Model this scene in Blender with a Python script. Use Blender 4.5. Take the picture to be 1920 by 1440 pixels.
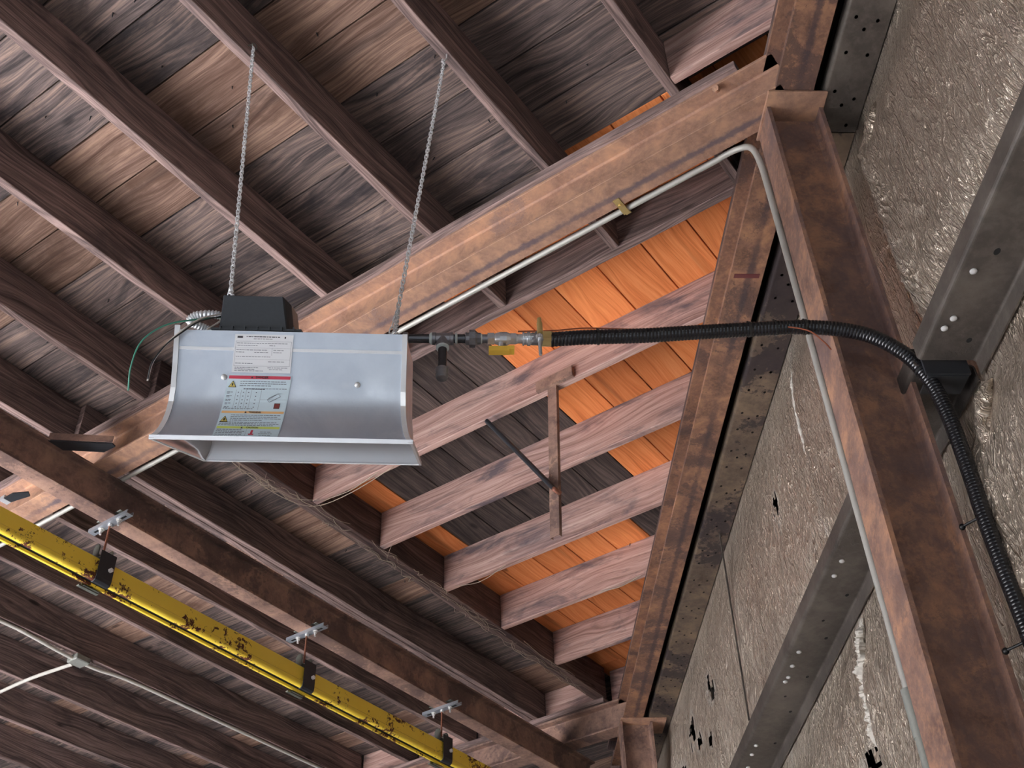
import bpy, bmesh, math, random
from mathutils import Vector, Matrix, noise
random.seed(7)
sc = bpy.context.scene
for o in list(bpy.data.objects): bpy.data.objects.remove(o)

# ------------------------------------------------------------------ camera, world, light, exposure
F = 2171.13
RR = ((0.57948035, -0.81454722, -0.02674597), (0.52223128, 0.39631735, -0.75512055), (0.62568124, 0.42360994, 0.65504016))
cam = bpy.data.cameras.new('camera'); camo = bpy.data.objects.new('camera', cam); sc.collection.objects.link(camo)
cam.sensor_width = 36; cam.lens = F * 36 / 1920; cam.clip_start = .05; cam.clip_end = 200
r0, r1, r2 = (Vector(r) for r in RR)
camo.matrix_world = Matrix(((r0.x, -r1.x, -r2.x, 0), (r0.y, -r1.y, -r2.y, 0), (r0.z, -r1.z, -r2.z, 0), (0, 0, 0, 1)))
sc.camera = camo
sc.view_settings.view_transform = 'Standard'; sc.view_settings.look = 'None'
sc.view_settings.gamma = 1; sc.view_settings.exposure = 0.0; sc.view_settings.use_curve_mapping = False

TH = math.radians(37.344)
CV = Vector((math.cos(TH), math.sin(TH), 0)); MV = Vector((math.sin(TH), -math.cos(TH), 0)); ZV = Vector((0, 0, 1))
def W(t, m, z): return CV * t + MV * m + ZV * z      # along the wall, out towards the wall, up

world = bpy.data.worlds.new('world'); sc.world = world; world.use_nodes = True
bg = world.node_tree.nodes['Background']; bg.inputs[0].default_value = (.62, .70, .82, 1); bg.inputs[1].default_value = .03

def area(name, loc, target, sx, sy, power, col):
    l = bpy.data.lights.new(name, 'AREA'); l.shape = 'RECTANGLE'; l.size = sx; l.size_y = sy; l.energy = power; l.color = col
    o = bpy.data.objects.new(name, l); sc.collection.objects.link(o); o.location = loc
    o.rotation_euler = (Vector(target) - Vector(loc)).to_track_quat('-Z', 'Y').to_euler(); return o
# daylight coming in through the big bay door to the left of the camera, and a smaller one further along
area('bay_door_daylight', (-5.5, 7.4, -.3), (3.0, 2.4, 3.2), 7, 2.6, 340, (.99, .975, 1.0))
sk = area('added_floor_bounce', (-2.6, 7.9, 3.2), (-2.6, 7.9, -2), 6, 5, 5000, (.985, .97, 1.0)); sk.data.spread = math.radians(70)  # added lamp, no opening there; its bounce off the floor lights the undersides
s2 = area('added_floor_bounce', W(-3.6, -1.8, 3.2), W(-3.6, -1.8, -2), 4.6, 3.0, 260, (.82, .91, 1.0)); s2.data.spread = math.radians(60)  # added lamp brightening the floor that the heater sheet and reflector mirror
s3 = area('far_door_daylight', W(-24, -3.0, .1), W(2, .2, 2.6), 9, 3.2, 48, (.92, .96, 1.0)); s3.data.spread = math.radians(60)

# ------------------------------------------------------------------ node helpers and materials
def lin(c): return tuple(((x / 255) / 12.92 if x / 255 <= .04045 else ((x / 255 + .055) / 1.055) ** 2.4) for x in c) + (1,)
class NT:
    def __init__(s, name):
        s.m = bpy.data.materials.new(name); s.m.use_nodes = True; s.t = s.m.node_tree; s.b = s.t.nodes['Principled BSDF']
    def n(s, typ, **k):
        nd = s.t.nodes.new(typ)
        for a, b in k.items():
            if a.startswith('i_'): nd.inputs[a[2:].replace('_', ' ')].default_value = b
            else: setattr(nd, a, b)
        return nd
    def l(s, a, b): s.t.links.new(a, b)
    def noise(s, vec, scale, detail=4, rough=.55, dist=0.0):
        nd = s.n('ShaderNodeTexNoise'); nd.inputs['Scale'].default_value = scale; nd.inputs['Detail'].default_value = detail
        nd.inputs['Roughness'].default_value = rough; nd.inputs['Distortion'].default_value = dist
        if vec is not None: s.l(vec, nd.inputs['Vector'])
        return nd.outputs['Fac']
    def mapping(s, vec, scale, loc=(0, 0, 0)):
        nd = s.n('ShaderNodeMapping'); nd.inputs['Scale'].default_value = scale; nd.inputs['Location'].default_value = loc
        s.l(vec, nd.inputs['Vector']); return nd.outputs['Vector']
    def ramp(s, fac, stops):
        nd = s.n('ShaderNodeValToRGB'); cr = nd.color_ramp
        while len(cr.elements) < len(stops): cr.elements.new(.5)
        for e, (p, c) in zip(cr.elements, stops): e.position = p; e.color = c if len(c) == 4 else tuple(c) + (1,)
        s.l(fac, nd.inputs[0]); return nd.outputs[0]
    def mix(s, fac, a, b, mode='MIX'):
        nd = s.n('ShaderNodeMix', data_type='RGBA', blend_type=mode)
        for v, i in ((fac, 0), (a, 6), (b, 7)):
            if isinstance(v, (int, float, tuple)): nd.inputs[i].default_value = v
            else: s.l(v, nd.inputs[i])
        return nd.outputs[2]
    def math(s, op, a, b=0.0, clamp=False):
        nd = s.n('ShaderNodeMath', operation=op, use_clamp=clamp)
        for v, i in ((a, 0), (b, 1)):
            if isinstance(v, (int, float)): nd.inputs[i].default_value = v
            else: s.l(v, nd.inputs[i])
        return nd.outputs[0]
    def bump(s, h, strength=.3, dist=.002):
        nd = s.n('ShaderNodeBump'); nd.inputs['Strength'].default_value = strength; nd.inputs['Distance'].default_value = dist
        s.l(h, nd.inputs['Height']); s.l(nd.outputs[0], s.b.inputs['Normal'])
    def set(s, **k):
        for a, v in k.items():
            i = s.b.inputs[a.replace('_', ' ')]
            if isinstance(v, (int, float, tuple)): i.default_value = v
            else: s.l(v, i)
BW = lambda v: (v, v, v, 1)

def wood(name, dark, mid, light, soot, sootamt=.5, attr=False, orange=None, rough=.75):
    T = NT(name)
    uv = T.n('ShaderNodeUVMap').outputs[0]
    oi = T.n('ShaderNodeObjectInfo')
    add = T.n('ShaderNodeVectorMath', operation='MULTIPLY_ADD'); T.l(oi.outputs['Random'], add.inputs[0]); add.inputs[1].default_value = (37, 11, 0); T.l(uv, add.inputs[2])
    uv = add.outputs[0]
    # rings / cathedral figure: distort v by slow noise along u
    sl = T.noise(T.mapping(uv, (.9, 3.2, 1)), 1.0, 2, .5)
    slv = T.n('ShaderNodeCombineXYZ'); T.l(T.math('MULTIPLY', T.math('SUBTRACT', sl, .5), .24), slv.inputs[1])
    ad = T.n('ShaderNodeVectorMath', operation='ADD'); T.l(uv, ad.inputs[0]); T.l(slv.outputs[0], ad.inputs[1])
    g1 = T.noise(T.mapping(ad.outputs[0], (1.6, 75, 1)), 1.0, 3, .6)
    g2 = T.noise(T.mapping(ad.outputs[0], (.35, 17, 1)), 1.0, 3, .6, .4)
    g3 = T.noise(T.mapping(uv, (9, 260, 1)), 1.0, 2, .5)
    g = T.math('ADD', T.math('MULTIPLY', g1, .5), T.math('MULTIPLY', g2, .35)); g = T.math('ADD', g, T.math('MULTIPLY', g3, .2))
    col = T.ramp(g, [(.40, dark), (.52, mid), (.64, light)])
    st = T.noise(T.mapping(uv, (1.6, 4.5, 1)), 1.3, 5, .65, .6)
    sm = T.ramp(st, [(.50, BW(0)), (.66, BW(1))])
    col = T.mix(T.math('MULTIPLY', sm, sootamt), col, soot)
    if attr:
        at = T.n('ShaderNodeAttribute', attribute_name='tone'); sp = T.n('ShaderNodeSeparateColor'); T.l(at.outputs['Color'], sp.inputs[0])
        if orange:
            oc = T.ramp(g, [(.32, orange[0]), (.5, orange[1]), (.7, orange[2])])
            st2 = T.ramp(T.noise(T.mapping(uv, (.5, 9, 1)), 1.0, 2, .4), [(.60, BW(1)), (.68, BW(.62))])
            oc = T.mix(1.0, oc, st2, 'MULTIPLY')
            col = T.mix(sp.outputs[1], col, oc)
        br = T.math('ADD', T.math('MULTIPLY', sp.outputs[0], .55), .72)
        cc = T.n('ShaderNodeCombineColor'); [T.l(br, cc.inputs[i]) for i in range(3)]
        col = T.mix(1.0, col, cc.outputs[0], 'MULTIPLY')
    # knots
    kv = T.n('ShaderNodeTexVoronoi'); kv.inputs['Scale'].default_value = 1.0; T.l(T.mapping(uv, (1.7, 4.2, 1)), kv.inputs['Vector'])
    kn = T.ramp(kv.outputs['Distance'], [(.0, BW(.25)), (.055, BW(.45)), (.09, BW(1))])
    col = T.mix(1.0, col, kn, 'MULTIPLY')
    T.set(Base_Color=col, Roughness=rough)
    T.b.inputs['Specular IOR Level'].default_value = .25
    T.bump(T.math('ADD', g1, g3), .35, .0015)
    return T.m
def rust(name, base, hi, scale_col, lo, amt=.5, scalepos=.5, rough=.7, sc_=1.0, stripe=None):
    T = NT(name); v = T.n('ShaderNodeTexCoord').outputs['Object']
    n1 = T.noise(v, 7 * sc_, 6, .65, .3); n2 = T.noise(v, 45 * sc_, 5, .7); n3 = T.noise(v, 2.3 * sc_, 4, .6, .8)
    c = T.ramp(n1, [(.3, lo), (.5, base), (.68, hi)])
    c = T.mix(T.math('MULTIPLY', T.ramp(n2, [(.45, BW(0)), (.7, BW(1))]), .55), c, hi)
    mk = T.ramp(T.math('ADD', T.math('MULTIPLY', n3, .7), T.math('MULTIPLY', n2, .3)), [(scalepos, BW(0)), (scalepos + .035, BW(1))])
    c = T.mix(T.math('MULTIPLY', mk, amt), c, scale_col)
    if stripe:   # mill-scale streak down the middle of the lower flange
        su = T.n('ShaderNodeSeparateXYZ'); T.l(T.n('ShaderNodeUVMap').outputs[0], su.inputs[0])
        dv = T.math('ADD', T.math('ABSOLUTE', T.math('SUBTRACT', su.outputs[1], stripe[0])), T.math('MULTIPLY', T.math('SUBTRACT', T.noise(v, 22, 5, .7), .5), stripe[1] * 2.2))
        sm_ = T.ramp(T.math('DIVIDE', dv, stripe[1]), [(.35, BW(1)), (1.0, BW(0))])
        sm_ = T.math('MULTIPLY', sm_, T.ramp(T.noise(v, 1.7, 3), [(.35, BW(.25)), (.55, BW(1))]))
        c = T.mix(T.math('MULTIPLY', sm_, .75), c, stripe[2])
    T.set(Base_Color=c, Roughness=rough, Metallic=.15); T.b.inputs['Specular IOR Level'].default_value = .3
    T.bump(T.math('ADD', n2, T.math('MULTIPLY', mk, .5)), .5, .002)
    return T.m
def plain(name, col, rough=.5, metal=0.0, nscale=30, var=.15, bump=.1):
    T = NT(name); v = T.n('ShaderNodeTexCoord').outputs['Object']; n1 = T.noise(v, nscale, 4, .6)
    T.set(Base_Color=T.mix(T.math('MULTIPLY', n1, var * 2), col, tuple(x * .45 for x in col[:3]) + (1,)), Roughness=rough, Metallic=metal)
    if bump: T.bump(n1, bump, .001)
    return T.m

M = {}
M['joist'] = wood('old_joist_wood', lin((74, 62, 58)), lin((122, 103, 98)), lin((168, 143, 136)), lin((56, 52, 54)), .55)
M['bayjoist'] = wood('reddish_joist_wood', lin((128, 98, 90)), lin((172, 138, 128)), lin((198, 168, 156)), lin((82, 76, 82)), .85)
M['deck'] = wood('smoke_stained_deck_boards', lin((52, 46, 45)), lin((96, 84, 80)), lin((142, 120, 108)), lin((40, 38, 41)), .75, True, (lin((150, 96, 60)), lin((190, 132, 88)), lin((212, 158, 112))))
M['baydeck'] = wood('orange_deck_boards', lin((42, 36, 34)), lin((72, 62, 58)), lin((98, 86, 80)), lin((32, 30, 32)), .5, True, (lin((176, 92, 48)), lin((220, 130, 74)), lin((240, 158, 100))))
M['header'] = wood('dark_header_wood', lin((52, 40, 38)), lin((92, 74, 70)), lin((128, 106, 98)), lin((46, 38, 42)), .6)
M['rust'] = rust('rusty_beam_steel', lin((158, 124, 106)), lin((192, 150, 120)), lin((96, 92, 102)), lin((128, 96, 80)), .35, .57, stripe=(.092, .02, lin((88, 82, 92))))
M['rustdark'] = rust('dark_scaled_steel', lin((128, 96, 80)), lin((168, 124, 94)), lin((76, 64, 64)), lin((102, 76, 64)), .65, .515, sc_=1.25, stripe=(.085, .02, lin((70, 60, 64))))
M['rustgrey'] = rust('brown_grey_steel', lin((138, 111, 100)), lin((174, 140, 120)), lin((74, 63, 64)), lin((98, 78, 71)), .55, .53)
M['column'] = rust('column_primer_steel', lin((134, 106, 95)), lin((186, 140, 110)), lin((100, 86, 88)), lin((108, 83, 74)), .55, .50, .75)
M['cold'] = rust('cold_formed_steel', lin((78, 72, 67)), lin((102, 95, 88)), lin((56, 51, 49)), lin((64, 58, 54)), .5, .56, .45, .6)
M['colddark'] = rust('stained_strut_steel', lin((92, 80, 70)), lin((122, 104, 86)), lin((48, 42, 46)), lin((70, 58, 52)), .85, .50, .5, .8)
M['hole'] = plain('hole_black', (.004, .004, .004, 1), .9, 0, var=0, bump=0)
M['zinc'] = plain('zinc_bright', (.88, .90, .92, 1), .3, .5, 60, .1)
M['strut'] = plain('galvanised_strut', (.46, .50, .55, 1), .35, .6, 60, .2)
M['boltwhite'] = plain('bolt_grey', (.85, .85, .83, 1), .35, .3, 60, .15)
M['rod'] = plain('rusty_rod', lin((150, 98, 78)), .6, .3, 200, .3)
M['brkt'] = plain('black_bracket_paint', lin((52, 54, 58)), .42, .2, 40, .25)
M['brkgrey'] = plain('worn_bracket_steel', lin((110, 112, 104)), .5, .4, 40, .3)
M['emt'] = plain('painted_conduit', lin((184, 182, 174)), .45, .2, 50, .12)
M['pvc'] = plain('white_painted_conduit', lin((206, 202, 192)), .5, 0, 50, .12)
M['boxgrey'] = plain('junction_box_grey', lin((158, 160, 152)), .5, .3, 90, .3)
M['blackpipe'] = plain('black_iron_pipe', (.10, .10, .11, 1), .22, .6, 80, .3)
M['malleable'] = plain('malleable_iron', (.34, .33, .35, 1), .35, .6, 90, .4)
M['tape'] = plain('thread_sealant', (.75, .82, .80, 1), .5, 0, 200, .3)
M['brass'] = plain('brass', lin((226, 200, 136)), .3, .6, 80, .15)
M['chrome'] = plain('chrome_fitting', (.85, .87, .90, 1), .25, .7, 120, .2)
M['yellowh'] = plain('yellow_handle', lin((252, 206, 84)), .4, 0, 60, .1)
M['hose'] = plain('black_hose_jacket', (.012, .012, .014, 1), .22, 0, 60, .1)
M['tie'] = plain('black_cable_tie', (.01, .01, .01, 1), .4, 0)
M['copper'] = plain('copper_wire', lin((176, 104, 78)), .4, .6, 80, .1)
M['green'] = plain('green_wire', lin((70, 140, 118)), .4, 0, 80, .1)
M['whitew'] = plain('white_wire', lin((214, 204, 196)), .5, 0, 80, .1)
M['blackw'] = plain('black_wire', (.02, .02, .02, 1), .4, 0)
M['plasticbox'] = plain('black_control_box', (.03, .034, .04, 1), .38, 0, 120, .3, .15)
M['white'] = plain('label_white', lin((238, 240, 242)), .5, 0, 20, .03, 0)
M['bluew'] = plain('label_pale_blue', lin((214, 232, 240)), .5, 0, 20, .03, 0)
M['ink'] = plain('label_ink', lin((96, 100, 112)), .6, 0, 20, 0, 0)
M['inkblk'] = plain('label_black', lin((40, 38, 44)), .6, 0, 20, 0, 0)
M['red'] = plain('label_red', lin((200, 62, 84)), .5, 0, 20, 0, 0)
M['orangel'] = plain('label_orange', lin((240, 190, 130)), .5, 0, 20, 0, 0)
M['lime'] = plain('label_lime', lin((214, 226, 110)), .5, 0, 20, 0, 0)
M['ochre'] = plain('label_symbol_yellow', lin((206, 186, 96)), .5, 0, 20, 0, 0)
M['web'] = plain('cobweb', lin((176, 160, 142)), .9, 0, 20, .1, 0)
M['floor'] = plain('concrete', lin((178, 178, 180)), .8, 0, 3, .15, .2)

def yellowpaint():
    T = NT('chipped_yellow_paint'); v = T.n('ShaderNodeTexCoord').outputs['Object']
    n1 = T.noise(T.mapping(v, (1, 1, 1)), 9, 6, .7, .5); n2 = T.noise(v, 60, 5, .7)
    n3 = T.noise(v, 2.2, 2, .5)
    mk = T.ramp(T.math('ADD', T.math('ADD', T.math('MULTIPLY', n1, .45), T.math('MULTIPLY', n2, .25)), T.math('MULTIPLY', n3, .3)), [(.548, BW(0)), (.560, BW(1))])
    c = T.mix(T.noise(v, 4, 3), lin((246, 208, 58)), lin((254, 226, 92)))
    c = T.mix(mk, c, lin((92, 44, 28)))
    T.set(Base_Color=c, Roughness=T.math('ADD', T.math('MULTIPLY', mk, .4), .32)); T.bump(T.math('SUBTRACT', 1.0, mk), .5, .001)
    return T.m
M['yellow'] = yellowpaint()
def galv():
    T = NT('galvanised_sheet'); v = T.n('ShaderNodeTexCoord').outputs['Object']
    vo = T.n('ShaderNodeTexVoronoi', feature='F1'); vo.inputs['Scale'].default_value = 120; T.l(v, vo.inputs['Vector'])
    n = T.noise(v, 6, 5, .6, .5); n2 = T.noise(T.mapping(v, (1, 1, 1)), 160, 3, .6)
    c = T.mix(T.math('MULTIPLY', n, .8), (.80, .85, .92, 1), (.38, .45, .55, 1))
    c = T.mix(T.math('MULTIPLY', T.ramp(n, [(.58, BW(0)), (.70, BW(1))]), .5), c, (.85, .88, .92, 1))
    r = T.math('ADD', T.math('MULTIPLY', n2, .16), T.math('ADD', T.math('MULTIPLY', n, .30), .18))
    T.set(Base_Color=c, Metallic=.7, Roughness=r); T.bump(T.math('ADD', T.math('MULTIPLY', vo.outputs['Distance'], .5), n2), .12, .001)
    return T.m
M['galv'] = galv()
M['polish'] = plain('polished_reflector', (.93, .95, .97, 1), .12, .92, 5, .04, .6)
M['alu'] = plain('bright_edge_trim', (.94, .95, .96, 1), .25, .4, 60, .06)
def foil():
    T = NT('wrinkled_foil_facing'); uv = T.n('ShaderNodeUVMap').outputs[0]
    def ridge(scl, loc, dist, pw):
        v = T.noise(T.mapping(uv, scl, loc), 1.0, 2.5, .5, dist)
        r = T.math('SUBTRACT', 1.0, T.math('ABSOLUTE', T.math('SUBTRACT', T.math('MULTIPLY', v, 2), 1)))
        return T.math('POWER', r, pw)
    h = T.math('ADD', T.math('ADD', ridge((24, 4.6, 1), (0, 0, 0), 1.3, 7), T.math('MULTIPLY', ridge((58, 12, 1), (3, 7, 0), 1.4, 6), .5)), T.math('MULTIPLY', ridge((80, 30, 1), (1, 2, 0), 1.0, 4), .22))
    n = T.noise(uv, 1.1, 4, .6)
    at = T.n('ShaderNodeAttribute', attribute_name='fluff'); 
    c = T.ramp(n, [(.35, lin((192, 177, 160))), (.65, lin((224, 210, 192)))])
    c = T.mix(at.outputs['Fac'], c, lin((222, 216, 206)))
    rg = T.math('ADD', T.math('MULTIPLY', T.noise(uv, 12, 3), .2), .26)
    T.set(Base_Color=c, Metallic=T.math('SUBTRACT', .72, T.math('MULTIPLY', at.outputs['Fac'], .7)), Roughness=rg)
    T.bump(h, 1.0, .011); return T.m
M['foil'] = foil()

# ------------------------------------------------------------------ mesh helpers
def link(name, me, mats, parent=None, smooth=False):
    for m_ in (mats if isinstance(mats, (list, tuple)) else [mats]): me.materials.append(M[m_] if isinstance(m_, str) else m_)
    if smooth:
        for p in me.polygons: p.use_smooth = True
    co = [v.co for v in me.vertices]
    c = Vector([(min(v[i] for v in co) + max(v[i] for v in co)) / 2 for i in range(3)])
    me.transform(Matrix.Translation(-c))
    o = bpy.data.objects.new(name, me); sc.collection.objects.link(o)
    if parent is not None:
        o.parent = parent; pw = wpos(parent); o.location = c - pw
    else: o.location = c
    return o
def wpos(o):
    p = Vector(o.location)
    while o.parent: o = o.parent; p += o.location
    return p
def empty(name, loc):
    o = bpy.data.objects.new(name, None); sc.collection.objects.link(o); o.location = loc; o.empty_display_size = .1; return o
def tag(o, label=None, cat=None, group=None, kind=None):
    if label: o['label'] = label
    if cat: o['category'] = cat
    if group: o['group'] = group
    if kind: o['kind'] = kind
    return o
class MB:
    def __init__(s): s.v = []; s.f = []; s.uv = []; s.mi = []; s.tone = []
    def add(s, vs, fs, uvs=None, mi=0, tone=(.5, 0, 0)):
        b = len(s.v); s.v += [Vector(v) for v in vs]
        for k, f in enumerate(fs):
            s.f.append([b + i for i in f]); s.mi.append(mi); s.tone.append(tone)
            s.uv.append(uvs[k] if uvs else [(0, 0)] * len(f))
    # box with a long axis for the grain: o centre, ax/ay/az half vectors
    def box(s, o, ax, ay, az, mi=0, tone=(.5, 0, 0), off=None, rnd=True):
        o, ax, ay, az = (Vector(x) for x in (o, ax, ay, az))
        P = lambda a, b, c: o + ax * a + ay * b + az * c
        vs = [P(a, b, c) for a in (-1, 1) for b in (-1, 1) for c in (-1, 1)]
        fs = [(0, 1, 3, 2), (4, 6, 7, 5), (0, 4, 5, 1), (2, 3, 7, 6), (0, 2, 6, 4), (1, 5, 7, 3)]
        la, lb, lc = ax.length, ay.length, az.length
        of = off if off is not None else (random.uniform(0, 40), random.uniform(0, 40))
        sg = [(a, b, c) for a in (-1, 1) for b in (-1, 1) for c in (-1, 1)]
        uvs = []
        for k, f in enumerate(fs):
            q = []
            for i in f:
                a, b, c = sg[i]
                if k < 2: q.append((of[0] + b * lb * .3, of[1] + c * lc))
                elif k < 4: q.append((of[0] + a * la, of[1] + c * lc))
                else: q.append((of[0] + a * la, of[1] + 3.3 + b * lb))
            uvs.append(q)
        if ax.cross(ay).dot(az) > 0: fs = [tuple(reversed(f)) for f in fs]; uvs = [list(reversed(q)) for q in uvs]
        fs = [tuple(reversed(f)) for f in fs]; uvs = [list(reversed(q)) for q in uvs]
        if ax.cross(ay).dot(az) > 0: pass
        s.add(vs, fs, uvs, mi, tone)
    def aabb(s, x0, x1, y0, y1, z0, z1, along='x', mi=0, tone=(.5, 0, 0)):
        o = ((x0 + x1) / 2, (y0 + y1) / 2, (z0 + z1) / 2); hx, hy, hz = (x1 - x0) / 2, (y1 - y0) / 2, (z1 - z0) / 2
        if along == 'x': s.box(o, (hx, 0, 0), (0, hy, 0), (0, 0, hz), mi, tone)
        elif along == 'y': s.box(o, (0, hy, 0), (-hx, 0, 0), (0, 0, hz), mi, tone)
        else: s.box(o, (0, 0, hz), (hx, 0, 0), (0, hy, 0), mi, tone)
    def prism(s, prof, p0, dvec, U, V, mi=0, cap=True):
        # extrude a closed 2D profile (u,v list) from p0 along dvec
        p0, dvec, U, V = (Vector(x) for x in (p0, dvec, U, V)); n = len(prof); L = dvec.length
        vs = [p0 + U * a + V * b for a, b in prof] + [p0 + dvec + U * a + V * b for a, b in prof]
        fs = []; uvs = []; acc = 0
        for i in range(n):
            j = (i + 1) % n; d = math.hypot(prof[j][0] - prof[i][0], prof[j][1] - prof[i][1])
            fs.append((i, j, n + j, n + i)); uvs.append([(0, acc), (0, acc + d), (L, acc + d), (L, acc)]); acc += d
        if cap: fs += [tuple(range(n - 1, -1, -1)), tuple(range(n, 2 * n))]; uvs += [[(0, 0)] * n] * 2
        s.add(vs, fs, uvs, mi)
    def cyl(s, p0, p1, r, n=16, mi=0, r1=None, cap=True):
        p0, p1 = Vector(p0), Vector(p1); d = (p1 - p0).normalized(); a = d.orthogonal().normalized(); b = d.cross(a)
        r1 = r if r1 is None else r1
        vs = [p0 + (a * math.cos(q) + b * math.sin(q)) * r for q in [2 * math.pi * i / n for i in range(n)]] + \
             [p1 + (a * math.cos(q) + b * math.sin(q)) * r1 for q in [2 * math.pi * i / n for i in range(n)]]
        fs = [(i, (i + 1) % n, n + (i + 1) % n, n + i) for i in range(n)]
        if cap: fs += [tuple(range(n - 1, -1, -1)), tuple(range(n, 2 * n))]
        s.add(vs, fs, None, mi)
    def lathe(s, p0, d, prof, n=20, mi=0):
        # prof: (distance along d, radius)
        p0, d = Vector(p0), Vector(d).normalized(); a = d.orthogonal().normalized(); b = d.cross(a); vs = []; fs = []
        for h, r in prof: vs += [p0 + d * h + (a * math.cos(2 * math.pi * i / n) + b * math.sin(2 * math.pi * i / n)) * r for i in range(n)]
        for k in range(len(prof) - 1):
            fs += [(k * n + i, k * n + (i + 1) % n, (k + 1) * n + (i + 1) % n, (k + 1) * n + i) for i in range(n)]
        m_ = len(prof) - 1
        fs += [tuple(range(n - 1, -1, -1)), tuple(m_ * n + i for i in range(n))]
        s.add(vs, fs, None, mi)
    def tube(s, pts, r, n=10, mi=0, rf=None):
        pts = [Vector(p) for p in pts]; N = len(pts); vs = []; fs = []; a = None; L = 0
        for i, p in enumerate(pts):
            d = ((pts[min(i + 1, N - 1)] - pts[max(i - 1, 0)])).normalized()
            if a is None: a = d.orthogonal().normalized()
            a = (a - d * a.dot(d)).normalized(); b = d.cross(a)
            if i: L += (p - pts[i - 1]).length
            rr = rf(i, L) if rf else r
            vs += [p + (a * math.cos(2 * math.pi * k / n) + b * math.sin(2 * math.pi * k / n)) * rr for k in range(n)]
        for i in range(N - 1): fs += [(i * n + k, i * n + (k + 1) % n, (i + 1) * n + (k + 1) % n, (i + 1) * n + k) for k in range(n)]
        fs += [tuple(range(n - 1, -1, -1)), tuple((N - 1) * n + k for k in range(n))]
        s.add(vs, fs, None, mi)
    def ball(s, c, r, mi=0, n=10):
        s.lathe(Vector(c) - ZV * r, ZV, [(r * (1 - math.cos(math.pi * k / 6)), max(1e-4, r * math.sin(math.pi * k / 6))) for k in range(7)], n, mi)
    def build(s, name, mats, parent=None, smooth=False, bevel=0, tone=False):
        me = bpy.data.meshes.new(name); me.from_pydata(s.v, [], s.f); me.update()
        ul = me.uv_layers.new(name='UVMap'); k = 0
        for f in s.uv:
            for u in f: ul.data[k].uv = u; k += 1
        for p, i in zip(me.polygons, s.mi): p.material_index = i
        if tone:
            ca = me.color_attributes.new('tone', 'FLOAT_COLOR', 'CORNER'); k = 0
            for f, t in zip(s.f, s.tone):
                for _ in f: ca.data[k].color = (t[0], t[1], t[2], 1); k += 1
        bm = bmesh.new(); bm.from_mesh(me)
        bmesh.ops.recalc_face_normals(bm, faces=bm.faces)
        if bevel: bmesh.ops.bevel(bm, geom=[e for e in bm.edges if e.calc_face_angle(0) > .6], offset=bevel, segments=1, affect='EDGES')
        if smooth:
            for e in bm.edges:
                if e.is_manifold and e.calc_face_angle(0) > .7: e.smooth = False
        bm.to_mesh(me); bm.free()
        return link(name, me, mats, parent, smooth)
def spline(P, n=8):
    P = [Vector(p) for p in P]; out = []
    Q = [P[0] * 2 - P[1]] + P + [P[-1] * 2 - P[-2]]
    for i in range(1, len(Q) - 2):
        for k in range(n):
            t = k / n; a, b, c, d = Q[i - 1], Q[i], Q[i + 1], Q[i + 2]
            out.append(.5 * ((2 * b) + (c - a) * t + (2 * a - 5 * b + 4 * c - d) * t * t + (3 * b - a - 3 * c + d) * t ** 3))
    return out + [P[-1]]
def ibeam(H, B, tw, tf, r=.008):
    # closed profile (u across, v up), bottom at v=0, rounded root fillets
    h = B / 2; w = tw / 2
    q = [(-h, 0), (h, 0), (h, tf), (w + r, tf), (w + r * .3, tf + r * .3), (w, tf + r), (w, H - tf - r), (w + r * .3, H - tf - r * .3), (w + r, H - tf), (h, H - tf), (h, H),
         (-h, H), (-h, H - tf), (-w - r, H - tf), (-w - r * .3, H - tf - r * .3), (-w, H - tf - r), (-w, tf + r), (-w - r * .3, tf + r * .3), (-w - r, tf), (-h, tf)]
    return q

J = 3.84; D = 4.09; JW = .0415
X = Vector((1, 0, 0)); Y = Vector((0, 1, 0))
def ylim(x, m): return (x * math.sin(TH) - m) / math.cos(TH)        # y of the line m=const at x
def xlim(y, m): return (m + y * math.cos(TH)) / math.sin(TH)

# ------------------------------------------------------------------ setting: floor, ceiling decks, wall
mb = MB(); mb.aabb(-16, 20, -14, 18, -1.75, -1.6, 'x'); tag(mb.build('floor', 'floor'), kind='structure')

def decktone(orange=0.0): return (random.random(), orange, random.random())
# main ceiling: boards running along Y
mb = MB(); g = .006; pit = .2560; x0 = 1.2434 - 18 * pit
for i in range(60):
    a = x0 + i * pit; b = a + pit; b = 2.774 if 2.70 < b < 2.85 and False else b
    if a > 11: break
    y0 = -2.6 if b < 2.80 else (1.60 if a < 3.0 else 4.03)
    ys = [y0]; 
    while ys[-1] < 9.6: ys.append(ys[-1] + random.choice((1.22, 1.83, 2.44, 3.05)))
    ys[-1] = 9.6
    for u, v in zip(ys, ys[1:]):
        if v - u > .02:
            mb.aabb(a + g / 2, b - g / 2, u + .0005, v - .0005, D, D + .024, 'y', tone=decktone(0.0 if random.random() > .18 else .16))
ce = mb.build('ceiling', 'deck', bevel=.002, tone=True); tag(ce, kind='structure')
mb = MB(); mb.aabb(-4, 11, -3, 9.6, D + .026, D + .05, 'x'); mb.build('light_block_sheet', 'hole', ce)  # black sheet added over the boards to block light and darken the gaps
mb = MB(); mb.box(W(3.8, 1.475, 4.055), CV * 6, MV * .165, ZV * .03); mb.box(W(3.8, 1.302, 3.955), CV * 6, MV * .009, ZV * .13); tag(mb.build('gap_shade_filler_1', 'header'), kind='structure')  # dark filler boards added as shade in the gap behind the eave beam
mb = MB(); mb.box(W(3.8, 1.222, 3.820), CV * 5, MV * .07, ZV * .0185); tag(mb.build('nailer_board', 'header', bevel=.002), 'dark wooden nailing board on top of the eave beam along the wall', 'board')
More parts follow.
